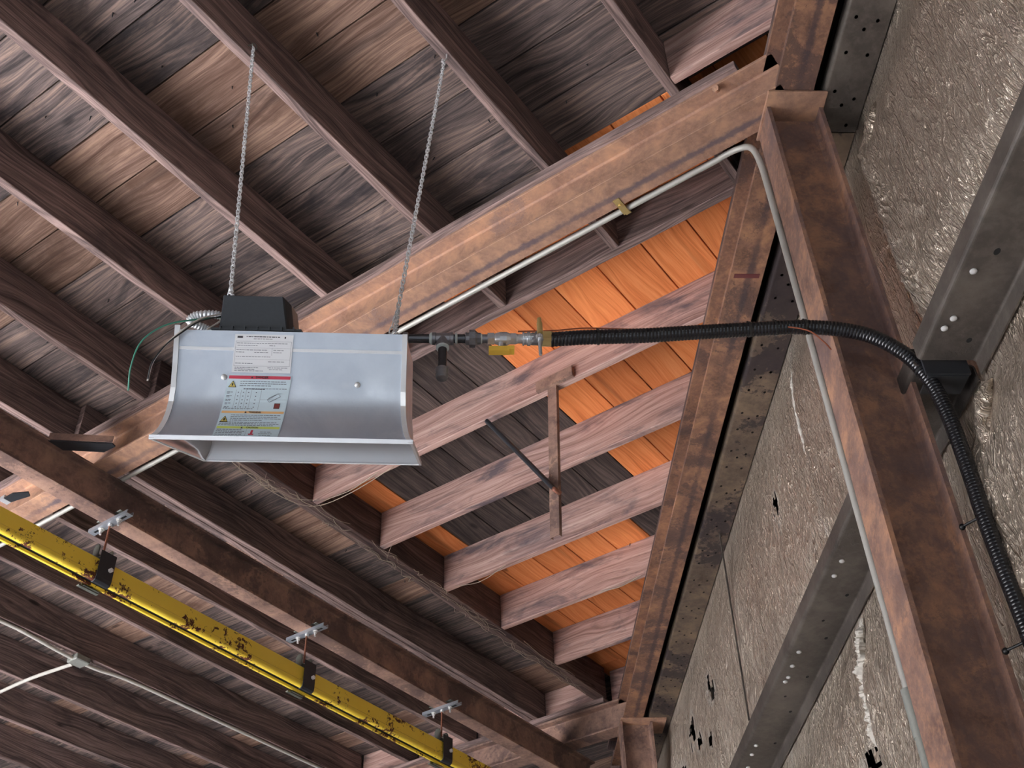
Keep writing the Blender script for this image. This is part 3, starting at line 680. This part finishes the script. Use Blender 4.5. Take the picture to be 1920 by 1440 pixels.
# ------------------------------------------------------------------ heater
ROLL = math.radians(-1.15)
tilt = math.radians(32)
dH = CV * math.cos(tilt) + ZV * math.sin(tilt); uH0 = -CV * math.sin(tilt) + ZV * math.cos(tilt)
Rm = Matrix.Rotation(-ROLL * -1, 3, dH)
mH = (Rm @ MV); uH = (Rm @ uH0)
if mH.z > 0: Rm = Matrix.Rotation(ROLL * -1, 3, dH); mH = Rm @ MV; uH = Rm @ uH0
OH = W(2.45, -.482, 1.926)
def H(m_, d_, u_): return OH + mH * m_ + dH * d_ + uH * u_
ht = empty('gas_heater', W(2.62, -.49, 2.1))
tag(ht, 'silver gas infrared heater with white and warning labels hanging on two chains', 'heater')
lev = [(0, 0, .655, .346), (.006, .004, .6535, .344), (.018, .020, .651, .337), (.034, .036, .647, .331), (.055, .052, .642, .326), (.08, .066, .634, .322), (.11, .078, .622, .3195), (.15, .086, .602, .318), (.22, .090, .570, .318), (.30, .0905, .545, .318), (.314, .091, .545, .318)]
def loft(inset, flip=False, top=True):
    mb = MB(); vs = []
    for u, df, dr, w in lev:
        i = inset; uu = u if u < .3 else u - (inset * 1.5)
        vs += [H(-w + i, df + i, uu), H(w - i, df + i, uu), H(w - i, dr - i, uu), H(-w + i, dr - i, uu)]
    fs = []
    for k in range(len(lev) - 1):
        for e in range(4): fs.append((k * 4 + e, k * 4 + (e + 1) % 4, (k + 1) * 4 + (e + 1) % 4, (k + 1) * 4 + e))
    if top: n4 = (len(lev) - 1) * 4; fs.append((n4, n4 + 1, n4 + 2, n4 + 3))
    mb.add(vs, fs); return mb
o = loft(0).build('housing', 'galv', ht, True)
o = loft(.004).build('reflector', 'polish', ht, True)
# inner curved reflector wings (seen through the open bottom)
mb = MB(); vs = []; N = 12
for k in range(N + 1):
    a = k / N
    w_ = .335 - .026 * min(1, a * 2.2); dd = .6485 - .045 * a - .13 * a ** 3
    vs += [H(-w_, dd, .003 + .22 * a), H(w_, dd, .003 + .22 * a)]
mb.add(vs, [(2 * i, 2 * i + 1, 2 * i + 3, 2 * i + 2) for i in range(N)]); mb.build('reflector_wing', 'polish', ht, True)
# burner tile face
mb = MB(); mb.box(H(0, .31, .27), mH * .27, dH * .10, uH * .01); mb.build('burner_tile', plain('ceramic_tile', lin((206, 190, 168)), .9, 0, 60, .2), ht)
# rim around the opening
mb = MB(); w = .346; c = [H(-w, 0, 0), H(w, 0, 0), H(w, .655, 0), H(-w, .655, 0)]
for i in range(4):
    a, b = c[i], c[(i + 1) % 4]; mb.box((a + b) / 2 + uH * .003, (b - a) / 2 * 1.004, uH * .006, uH.cross((b - a).normalized()) * .004)
mb.build('rim', 'alu', ht)
# edge trims following the front profile
for s in (-1, 1):
    mb = MB(); vs = []
    for u, df, dr, w in lev:
        u2 = u + (.012 if u > .31 and s < 0 else 0)
        for a, b in ((.004, -.005), (-.010, -.005), (-.010, .002), (.004, .002)): vs.append(H(s * (w + a), df + b, u2))
    fs = [(k * 4 + e, k * 4 + (e + 1) % 4, (k + 1) * 4 + (e + 1) % 4, (k + 1) * 4 + e) for k in range(len(lev) - 1) for e in range(4)] + [(0, 1, 2, 3), tuple((len(lev) - 1) * 4 + e for e in range(4))]
    mb.add(vs, fs); mb.build('edge_trim', 'alu', ht)
mb = MB(); mb.box(H(0, .0900, .262), mH * .308, dH * .0012, uH * .0045); mb.build('crease', 'alu', ht)
for mm, uu in ((-.179, .182), (.188, .168)):
    b = MB(); b.lathe(H(mm, .088, uu), -dH, [(0, .0085), (.003, .0085), (.006, .006), (.0075, .001)], 14); b.build('screw', 'boltwhite', ht, True)
# control box
cb = MB(); bx = [H(m_, d_, u_) for m_, d_, u_ in ((-.205, .11, .318), (-.015, .11, .318), (.0, .14, .318), (.0, .27, .318), (-.205, .27, .318))]
tp = [H(m_, d_, u_) for m_, d_, u_ in ((-.200, .116, .422), (-.032, .116, .422), (-.012, .142, .404), (-.012, .265, .404), (-.200, .265, .422))]
cb.add(bx + tp, [(0, 1, 6, 5), (1, 2, 7, 6), (2, 3, 8, 7), (3, 4, 9, 8), (4, 0, 5, 9), (5, 6, 7), (5, 7, 8), (5, 8, 9), (4, 3, 2, 1, 0)])
bo = cb.build('control_box', 'plasticbox', ht, bevel=.003)
mb = MB(); mb.box(H(-.10, .19, .321), mH * .125, dH * .09, uH * .003)
for k in range(7): mb.box(H(-.20 + k * .034, .104, .323), mH * .002, dH * .008, uH * .006)
mb.build('box_flange', 'plasticbox', ht)
# flex whip and wires
mb = MB(); fp = spline([H(-.205, .18, .372), H(-.24, .17, .376), H(-.285, .165, .37), H(-.30, .17, .352), H(-.27, .19, .342), H(-.24, .2, .33)], 14)
mb.tube(fp, .010, 10, rf=lambda i, l: .0125 if i % 3 else .0095); mb.build('flexible_conduit', 'zinc', ht, True)
def wire(pts, r, mat, nm='wire'): mb = MB(); mb.tube(spline(pts, 8), r, 8); return mb.build(nm, mat, ht, True)
wire([H(-.205, .14, .362), H(-.27, .10, .345), H(-.345, .07, .32), H(-.40, .05, .27), H(-.424, .05, .20), H(-.430, .06, .135)], .0024, 'green')
wire([H(-.205, .135, .370), H(-.25, .10, .350), H(-.292, .078, .315), H(-.335, .07, .27), H(-.37, .07, .22), H(-.384, .075, .165)], .0026, 'whitew')
wire([H(-.206, .130, .362), H(-.255, .09, .338), H(-.295, .074, .305), H(-.338, .066, .265), H(-.372, .066, .215), H(-.382, .07, .170)], .0022, 'blackw')
wire([H(-.205, .135, .352), H(-.22, .12, .335), H(-.235, .10, .318)], .003, 'whitew')
# labels -- local frame on the front panel following its curve
def dprof(u):
    for (u0, d0, *_), (u1, d1, *_) in zip(lev, lev[1:]):
        if u0 <= u <= u1: return d0 + (d1 - d0) * (u - u0) / (u1 - u0)
    return lev[-1][1]
def patch(mb, m0, m1, u0, u1, lift, mi=0, n=1, sk=None, side=None):
    lift = lift * 1.6 + .0004
    sk = sk or (lambda m, u: (m, u))
    n = max(n, int(abs(u1 - u0) / .008) + 1); vs = []
    for k in range(n + 1):
        u = u0 + (u1 - u0) * k / n
        for m_ in (m0, m1): a, b = sk(m_, u); vs.append(H(a, dprof(b) - lift, b))
    mb.add(vs, [(2 * k, 2 * k + 1, 2 * k + 3, 2 * k + 2) for k in range(n)], None, mi)
def thick_label(name, m0, m1, u0, u1, mat, sk=None):
    mb = MB(); patch(mb, m0, m1, u0, u1, .0012, 0, 1, sk); o = mb.build(name, mat, ht)
    md = o.modifiers.new('solid', 'SOLIDIFY'); md.thickness = .0008; md.offset = 0; return o
sk1 = lambda m, u: (m + (u - .25) * .04, u)
l1 = thick_label('rating_label', -.157, .004, .196, .304, 'white', sk1)
def ink(parent, rects, mat, sk, lift=.0018, nm='print'):
    mb = MB()
    for r in rects: patch(mb, r[0], r[1], r[2], r[3], lift, 0, 1, sk)
    return mb.build(nm, mat, parent)
def textline(m0, m1, u, h, gap=.35):
    out = []; x = m0
    while x < m1:
        w_ = random.uniform(.003, .010); 
        if x + w_ > m1: break
        out.append((x, x + w_, u - h / 2, u + h / 2)); x += w_ + random.uniform(.001, .0025)
    return out
R1 = [(-.150, -.135, .2935, .299)] + textline(-.125, -.03, .2975, .0022) + textline(-.105, -.05, .2915, .0012)
R1 += [(-.020, -.0165, .2935, .299)]
ink(l1, R1, 'inkblk', sk1)
R2 = [(-.153, .0, .2843, .2848), (-.153, .0, .2145, .215), (-.153, -.1525, .2145, .2848), (-.0005, .0, .2145, .2848), (-.153, 0, .2655, .2658), (-.153, 0, .2335, .2338), (-.052, -.0515, .245, .2655)]
for u, a, b in ((.279, -.15, -.01), (.2725, -.148, -.09), (.2725, -.06, -.04), (.260, -.15, -.06), (.2535, -.15, -.12), (.2535, -.1, -.06), (.260, -.048, -.015), (.2535, -.048, -.02), (.241, -.15, -.05), (.2275, -.06, -.01), (.222, -.15, -.1), (.2105, -.15, -.08), (.2055, -.15, -.09), (.2105, -.06, -.005), (.2055, -.055, -.01), (.201, -.15, -.07)): R2 += textline(a, b, u, .0014)
ink(l1, R2, 'ink', sk1)
sk2 = lambda m, u: (m + (u - .18) * .11, u)
l2 = thick_label('warning_label', -.168, .006, .004, .190, 'bluew', sk2)
ink(l2, [(-.165, .003, .178, .187)], 'red', sk2, .0019, 'danger_bar'); ink(l2, [(-.165, .003, .0795, .086)], 'orangel', sk2, .0019, 'warning_bar'); ink(l2, [(-.165, .003, .034, .0405)], 'lime', sk2, .0019, 'caution_bar')
ink(l2, [(-.0705, -.0645, .016, .030)], 'red', sk2, .0018, 'red_arrow')
def tri(mb, cm, cu, w_, h_, lift):
    pts = [(cm - w_, cu - h_), (cm + w_, cu - h_), (cm, cu + h_)]; lift = lift * 1.6 + .0004; vs = [H(sk2(a, b)[0], dprof(b) - lift, b) for a, b in pts]; mb.add(vs, [(0, 1, 2)])
mb = MB(); tri(mb, -.0675, .011, .008, -.008, .0019); mb.build('arrow_head', 'red', l2)
for cu in (.163, .062):
    mb = MB(); tri(mb, -.152, cu, .0115, .0095, .0018); mb.build('warning_triangle', 'inkblk', l2)
    mb = MB(); tri(mb, -.152, cu - .0005, .0092, .0072, .0022); mb.build('triangle_field', 'ochre', l2)
    mb = MB(); patch(mb, -.1538, -.1502, cu - .005, cu + .002, .0026, 0, 1, sk2); mb.build('flame_mark', 'inkblk', l2)
R3 = []
for u, a, b in ((.171, -.132, .0), (.165, -.132, .0), (.159, -.132, -.04), (.151, -.12, .0), (.149, -.12, -.06)): R3 += textline(a, b, u, .0016)
for k in range(5):
    u = .140 - k * .0105; R3 += textline(-.163, -.142, u, .0016) + textline(-.163, -.148, u - .0035, .0014)
    for x in (-.132, -.118, -.104, -.083): R3.append((x - .0015, x + .0015, u - .0016, u + .0010))
for x in (-.139, -.125, -.111, -.097, -.070): R3.append((x, x + .0005, .090, .147))
R3 += textline(-.165, -.075, .093, .0014) + [(-.07, .003, .120, .1204)]
for u, a, b in ((.074, -.137, .0), (.069, -.137, -.01), (.064, -.137, 0), (.059, -.137, -.05), (.053, -.163, 0), (.0485, -.163, 0), (.044, -.163, -.01), (.0305, -.163, -.09), (.0255, -.163, -.085), (.0205, -.163, -.09), (.0155, -.163, -.09), (.0105, -.163, -.095), (.0245, -.045, -.015), (.0195, -.048, -.012), (.0145, -.046, -.014), (.0085, -.045, -.02)): R3 += textline(a, b, u, .0016)
R3 += [(-.083, -.0825, .006, .032)]
ink(l2, R3, 'ink', sk2)
R4 = textline(-.055, -.02, .146, .0014) + [(-.062, -.058, .135, .1355)]
# slanted heater sketch and red square
ink(l2, [(-.028, -.012, .094, .110)], 'inkblk', sk2, .0018, 'diagram'); ink(l2, [(-.027, -.013, .0955, .1085)], plain('label_brown', lin((130, 60, 56)), .6, 0, 20, 0, 0), sk2, .0022, 'diagram')
mb = MB()
for (a, b, c_, d_) in ((-.050, .120, -.022, .137), (-.043, .113, -.015, .129), (-.050, .120, -.043, .113), (-.022, .137, -.015, .129), (-.047, .124, -.030, .134)):
    p, q = H(sk2(a, b)[0], dprof(b) - .0040, b), H(sk2(c_, d_)[0], dprof(d_) - .0040, d_); mb.box((p + q) / 2, (q - p) / 2, uH * .0005, dH * .0002)
mb.build('diagram', 'ink', l2)
def word(txt, m_, u_, size, mat, par, lift=.0046):
    cu = bpy.data.curves.new('lettering', 'FONT'); cu.body = txt; cu.size = size; cu.align_x = 'CENTER'; cu.align_y = 'CENTER'; cu.extrude = .0001; cu.offset = size * .02
    o = bpy.data.objects.new('lettering', cu); sc.collection.objects.link(o); dg = bpy.context.evaluated_depsgraph_get()
    me = bpy.data.meshes.new_from_object(o.evaluated_get(dg)); bpy.data.objects.remove(o); me.materials.clear(); me.materials.append(M[mat])
    o = bpy.data.objects.new('lettering', me); sc.collection.objects.link(o)
    a, b = sk2(m_, u_); P = H(a, dprof(b) - lift, b)
    # local slope of the panel
    t_ = (H(a, dprof(b + .004), b + .004) - H(a, dprof(b), b)).normalized(); nn = mH.cross(t_)
    o.parent = par; o.matrix_local = Matrix.Translation(P - wpos(par)) @ Matrix((mH, t_, nn)).transposed().to_4x4()
    return o
word('\u26a0 DANGER' if False else 'DANGER', -.075, .1825, .0085, 'inkblk', l2); word('WARNING', -.075, .0828, .0068, 'inkblk', l2); word('CAUTION', -.070, .0372, .0070, 'inkblk', l2)
for q_ in ((-.098, .0372), (-.102, .1825), (-.100, .0828)):
    mb = MB(); tri(mb, q_[0], q_[1], .0033, .0028, .0024); mb.build('warning_triangle', 'inkblk', l2)

# ------------------------------------------------------------------ chains
def chainlinks(mb, pts, pitch=.0165, wr=.0021, wdt=.0062, lng=.0115):
    P = [Vector(p) for p in pts]; segs = list(zip(P, P[1:])); tot = sum((b - a).length for a, b in segs); n = max(2, int(tot / pitch)); 
    def at(s):
        for a, b in segs:
            L = (b - a).length
            if s <= L: return a + (b - a) * (s / L), (b - a).normalized()
            s -= L
        return P[-1], (P[-1] - P[-2]).normalized()
    for i in range(n + 1):
        c, d = at(tot * i / n); a = d.orthogonal().normalized(); b = d.cross(a); q = .5 + math.pi / 2 * (i % 2)
        side = a * math.cos(q) + b * math.sin(q); nn = 14; ring = []
        for k in range(nn):
            an = 2 * math.pi * k / nn; x = math.sin(an) * wdt; y = math.cos(an) * wdt + (lng - wdt) * (1 if math.cos(an) > 0 else -1)
            ring.append(c + side * x + d * y)
        vs = []; fs = []; m_ = 6; up = d.cross(side)
        for k, p in enumerate(ring):
            tg = (ring[(k + 1) % nn] - ring[k - 1]).normalized(); o2 = tg.cross(up)
            vs += [p + (up * math.cos(2 * math.pi * j / m_) + o2 * math.sin(2 * math.pi * j / m_)) * wr for j in range(m_)]
        for k in range(nn):
            for j in range(m_): fs.append((k * m_ + j, k * m_ + (j + 1) % m_, ((k + 1) % nn) * m_ + (j + 1) % m_, ((k + 1) % nn) * m_ + j))
        mb.add(vs, fs)
e = empty('hanging_chain', (1.514, 2.15, 3.87)); mb = MB(); jl = W(2.50, -.705, 2.55)
chainlinks(mb, [(1.511, 2.150, 3.855), jl]); 
mb.build('links', 'zinc', e, True)
mb = MB(); chainlinks(mb, [jl, H(-.16, .15, .33)]); mb.build('front_strand', 'zinc', e, True)
mb = MB(); chainlinks(mb, [jl, H(-.27, .40, .33)]); mb.build('rear_strand', 'zinc', e, True)
mb = MB(); c = Vector((1.5137, 2.152, 3.872)); ring = [c + Vector((.012 * math.cos(a), -.004, .012 * math.sin(a))) for a in [k * math.pi / 8 - 1.2 for k in range(14)]]; ring += [c + Vector((-.008, .012, .014)), c + Vector((-.01, .03, .016))]; mb.tube(ring, .0024, 8); mb.build('screw_hook', 'brkgrey', e, True)
tag(e, 'left-hand zinc chain holding the heater, hooked into the side of a joist', 'chain', 'heater chains')
e = empty('hanging_chain', (1.958, 1.578, 3.83)); mb = MB(); jr = W(2.50, -.196, 2.455)
chainlinks(mb, [(1.958, 1.584, 3.80), jr]); mb.build('links', 'zinc', e, True)
mb = MB(); chainlinks(mb, [jr, H(.285, .14, .318)]); mb.build('front_strand', 'zinc', e, True)
mb = MB(); chainlinks(mb, [jr, H(.245, .33, .318)]); mb.build('rear_strand', 'zinc', e, True)
mb = MB(); mb.tube([(1.958, 1.572, J + .01), (1.958, 1.572, 3.815), (1.958, 1.584, 3.80), (1.958, 1.596, 3.812), (1.958, 1.592, 3.826)], .003, 8); mb.build('screw_hook', 'zinc', e, True)
tag(e, 'right-hand zinc chain holding the heater, hooked under a joist edge', 'chain', 'heater chains')

# ------------------------------------------------------------------ gas piping, valve, hose
gp_ = empty('gas_piping', W(2.5, .05, 2.348)); PC = lambda m_, z=2.348, c=2.5: W(c, m_, z)
def part(nm, mat, f, parent=gp_, smooth=True): mb = MB(); f(mb); return mb.build(nm, mat, parent, smooth)
part('nipple', 'blackpipe', lambda b: b.cyl(PC(-.19), PC(-.075), .0133, 18))
part('collar', 'malleable', lambda b: b.lathe(PC(-.175), MV, [(0, .017), (.002, .019), (.014, .019), (.016, .0135)], 18))
part('thread_sealant', 'tape', lambda b: (b.lathe(PC(-.098), MV, [(0, .0137), (.004, .017), (.008, .019), (.012, .014)], 16), b.lathe(PC(-.022), MV, [(0, .0137), (.003, .0175), (.007, .0137)], 16), b.lathe(PC(-.0585, 2.318), -ZV, [(0, .016), (.004, .0195), (.010, .0195), (.013, .0137)], 16), b.lathe(PC(.008), MV, [(0, .0137), (.004, .017), (.010, .0137)], 16), b.lathe(PC(.050), MV, [(0, .0137), (.004, .0165), (.008, .0137)], 16)))
def tee(b):
    b.lathe(PC(-.090), MV, [(0, .0165), (.001, .0195), (.010, .0195), (.012, .0172), (.052, .0172), (.054, .0195), (.063, .0195), (.064, .0165)], 20)
    b.lathe(PC(-.0585), -ZV, [(0, .0172), (.022, .0172), (.024, .0195), (.034, .0195), (.035, .0160)], 20)
part('tee', 'malleable', tee)
part('nipple', 'blackpipe', lambda b: b.cyl(PC(-.030), PC(.016), .0133, 18))
part('drip_leg', 'blackpipe', lambda b: b.cyl(PC(-.0585, 2.32), PC(-.059, 2.205), .0133, 18))
part('drip_cap', 'malleable', lambda b: b.lathe(PC(-.059, 2.228), -ZV, [(0, .0165), (.002, .0195), (.012, .0190), (.014, .0178), (.030, .0178), (.037, .015), (.040, .006)], 20))
def union(b):
    b.lathe(PC(.008), MV, [(0, .0165), (.002, .019), (.012, .019), (.014, .017), (.018, .0205)], 20); b.cyl(PC(.020), PC(.038), .0265, 8); b.lathe(PC(.038), MV, [(0, .021), (.006, .018), (.016, .0175), (.017, .0145)], 8)
part('union', 'malleable', union, smooth=False)
part('nipple', 'malleable', lambda b: b.cyl(PC(.050), PC(.078), .0133, 18))
def valve(b):
    b.cyl(PC(.074), PC(.094), .0195, 6); b.lathe(PC(.094), MV, [(0, .015), (.004, .017), (.016, .0205), (.036, .0205), (.048, .016), (.052, .0135)], 20); b.cyl(PC(.142), PC(.158), .0185, 6)
    b.cyl(PC(.113, 2.335), PC(.113, 2.308), .008, 12)
part('valve_body', 'chrome', valve, smooth=False)
vh = part('valve_handle', 'yellowh', lambda b: (b.box(PC(.107, 2.301), MV * .030, CV * .011, ZV * .0085), b.box(PC(.142, 2.303), MV * .010, CV * .013, ZV * .0065)), smooth=False)
vh['label'] = 'yellow lever handle'
def fit(b):
    b.lathe(PC(.156), MV, [(0, .0135), (.004, .016), (.008, .014), (.020, .014), (.022, .0205), (.026, .0205), (.028, .018), (.034, .018), (.036, .0215), (.044, .0215), (.046, .0185), (.054, .0185)], 20)
part('reducer', 'chrome', fit)
part('fitting_body', 'malleable', lambda b: (b.cyl(PC(.205), PC(.238), .0195, 8), b.cyl(PC(.2265, 2.352, 2.482), PC(.2265, 2.352, 2.50), .014, 12)), smooth=False)
part('hose_nut', 'brass', lambda b: (b.cyl(PC(.236), PC(.262), .0255, 6), b.cyl(PC(.262), PC(.268), .022, 18)), smooth=False)
part('clamp_post', 'brass', lambda b: (b.cyl(PC(.2285, 2.350, 2.478), PC(.2285, 2.392, 2.478), .0085, 10), b.cyl(PC(.2285, 2.392, 2.478), PC(.2285, 2.410, 2.478), .0065, 10)))
part('clamp_bolt', 'chrome', lambda b: (b.cyl(PC(.2265, 2.338, 2.476), PC(.2265, 2.322, 2.476), .0115, 8), b.cyl(PC(.2265, 2.322, 2.476), PC(.2265, 2.262, 2.476), .0052, 10)))
tag(gp_, 'black gas pipe fittings with drip leg and yellow-handled valve at the heater right end', 'gas pipe')
hz = [(.262, 2.346), (.368, 2.346), (.528, 2.353), (.69, 2.367), (.854, 2.380), (1.018, 2.389), (1.145, 2.378), (1.236, 2.345), (1.315, 2.270), (1.356, 2.174), (1.372, 2.063), (1.376, 1.957), (1.376, 1.829), (1.374, 1.698), (1.376, 1.543), (1.380, 1.405), (1.382, 1.25), (1.384, .9), (1.39, .2)]
hp = empty('gas_hose', W(2.49, .9, 2.3)); P = spline([W(2.5 if m_ < .3 else (2.49 if m_ < 1.0 else 2.488), m_, z_) for m_, z_ in hz], 60)
mb = MB(); 
# resample evenly at 4 mm so the ribs stay regular
Q = [P[0]]; acc = 0
for a, b in zip(P, P[1:]):
    L = (b - a).length; 
    while acc + L >= .0035:
        f = (.0035 - acc) / L; a = a + (b - a) * f; L = (b - a).length; Q.append(a); acc = 0
    acc += L
mb.tube(Q, .0225, 12, rf=lambda i, l: .0226 if i % 3 else .0212); mb.build('jacket', 'hose', hp, True)
for m_, z_ in ((.40, 2.347), (.86, 2.381), (.94, 2.386), (1.03, 2.389), (1.345, 2.215)):
    mb = MB(); i = min(range(len(Q)), key=lambda k: (Q[k] - W(2.49, m_, z_)).length); d = (Q[min(i + 2, len(Q) - 1)] - Q[i - 2]).normalized(); mb.lathe(Q[i] - d * .003, d, [(0, .0225), (0, .0245), (.006, .0245), (.006, .0225)], 16); mb.box(Q[i] + ZV * .027, d * .003, CV * .004, ZV * .005); mb.build('cable_tie', 'tie', hp)
tag(hp, 'glossy black ribbed gas hose sweeping right to the near column and down it', 'hose')
for (m_, z_), lb_ in (((1.352, 1.70), 'small black tie stub fixing the hose halfway down the near column'), ((1.356, 1.335), 'small black round tie stub fixing the hose low on the near column')):
    mb = MB(); mb.ball(W(2.535, m_ - .022, z_), .009); mb.tube([W(2.53, m_ - .02, z_), W(2.50, m_ + .01, z_ + .004)], .004, 8); tag(mb.build('hose_tie', 'tie', None, True), lb_, 'cable tie')
cp = MB(); cp.tube(spline([W(2.50, .165, 2.378), W(2.50, .28, 2.383), W(2.495, .37, 2.388), W(2.49, .52, 2.380), W(2.49, .70, 2.383), W(2.48, .90, 2.385), W(2.47, 1.02, 2.362), W(2.49, 1.075, 2.332), W(2.51, 1.10, 2.318)], 8), .0022, 8)
cw = cp.build('copper_wire', 'copper', None, True); tag(cw, 'thin copper wire tied along the black hose and looped by the near column', 'wire')
# ------------------------------------------------------------------ cobwebs along the header and wall stick
def web(paths, label, r=.0016):
    mb = MB()
    for p in paths: mb.tube(spline(p, 6), r * random.uniform(.6, 1.4), 5)
    return tag(mb.build('cobweb', 'web', None, True), label, 'cobweb', kind='stuff')
ps = []
for i in range(60):
    x = random.uniform(2.9, 6.6); y = random.uniform(3.97, 4.07); L = random.uniform(.05, .35); z = J - random.uniform(.002, .012)
    ps.append([(x + L * k / 4, y + random.uniform(-.02, .02), z - random.uniform(0, .012) * (k % 4 != 0)) for k in range(5)])
web(ps, 'dusty cobweb strands clinging under the dark header joist')
web([[(3.15, 4.05, 3.838), (3.35, 4.03, 3.79), (3.6, 4.00, 3.76), (3.78, 3.92, 3.765), (3.84, 3.7, 3.80), (3.835, 3.4, 3.836)], [(3.2, 4.04, 3.838), (3.45, 4.01, 3.80), (3.65, 3.98, 3.775), (3.80, 3.86, 3.79)], [(3.836, 3.9, 3.83), (3.83, 3.7, 3.81), (3.82, 3.5, 3.836)]], 'thick looping cobweb swag from the header to the reddish joist under the heater', .003)
web([[(5.66, 3.2 - k * .4, 3.838), (5.655, 3.05 - k * .4, 3.815), (5.65, 2.9 - k * .4, 3.838)] for k in range(2)] + [[(5.04, 3.9, 3.838), (5.04, 3.7, 3.80), (5.03, 3.5, 3.838)], [(4.42, 3.9, 3.838), (4.5, 4.0, 3.79), (4.7, 4.03, 3.835)]], 'loose cobweb threads hanging from the reddish joists')
mb = MB(); mb.tube([(5.63, 2.55, 3.85), (5.6, 2.60, 3.80), (5.55, 2.72, 3.72)], .003, 6); tag(mb.build('straw', 'web', None, True), 'thin bent straw sticking off a reddish joist in the triangular bay', 'straw')
mb = MB(); mb.box((W(5.40, 1.44, 3.58) + W(5.45, 1.44, 2.50)) / 2, (W(5.45, 1.44, 2.50) - W(5.40, 1.44, 3.58)) / 2, CV * .005, MV * .004)
tag(mb.build('wall_rod', 'cold'), 'thin upright metal rod standing against the foil wall beside the stained channel', 'rod')

# ------------------------------------------------------------------ nail tips poking through the deck
nb = MB(); nb.lathe((0, 0, 0), -ZV, [(0, .0028), (.016, .0024), (.022, .0004)], 6); nl = nb.build('roof_nail', 'brkt')
tag(nl, 'dark nail tip poking down through the ceiling boards', 'nail', 'nail tips poking through the ceiling boards')
spots = []
for k in range(90):
    i = random.randrange(-3, 7); yj = J * (.5666 + .1612 * random.randrange(-3, 4)) + random.choice((.10, .14, .30, .42, .48)) + random.uniform(-.03, .03)
    spots.append((1.2434 + i * .256 + random.choice((.045, .07, .19, .21)) + random.uniform(-.01, .01), yj))
spots += [(random.uniform(3.3, 6.8), random.uniform(4.15, 4.45)) for _ in range(12)] + [(3.9 + random.uniform(0, 2.0), random.uniform(1.8, 3.7)) for _ in range(10)]
first = True
for x, y in spots:
    if 2.70 < x < 3.24 and y < 9: continue
    o = nl if first else nl.copy()
    if not first: sc.collection.objects.link(o)
    first = False; o.location = (x, y, D - .0105); o.rotation_euler = (random.uniform(-.5, .5), random.uniform(-.5, .5), 0)
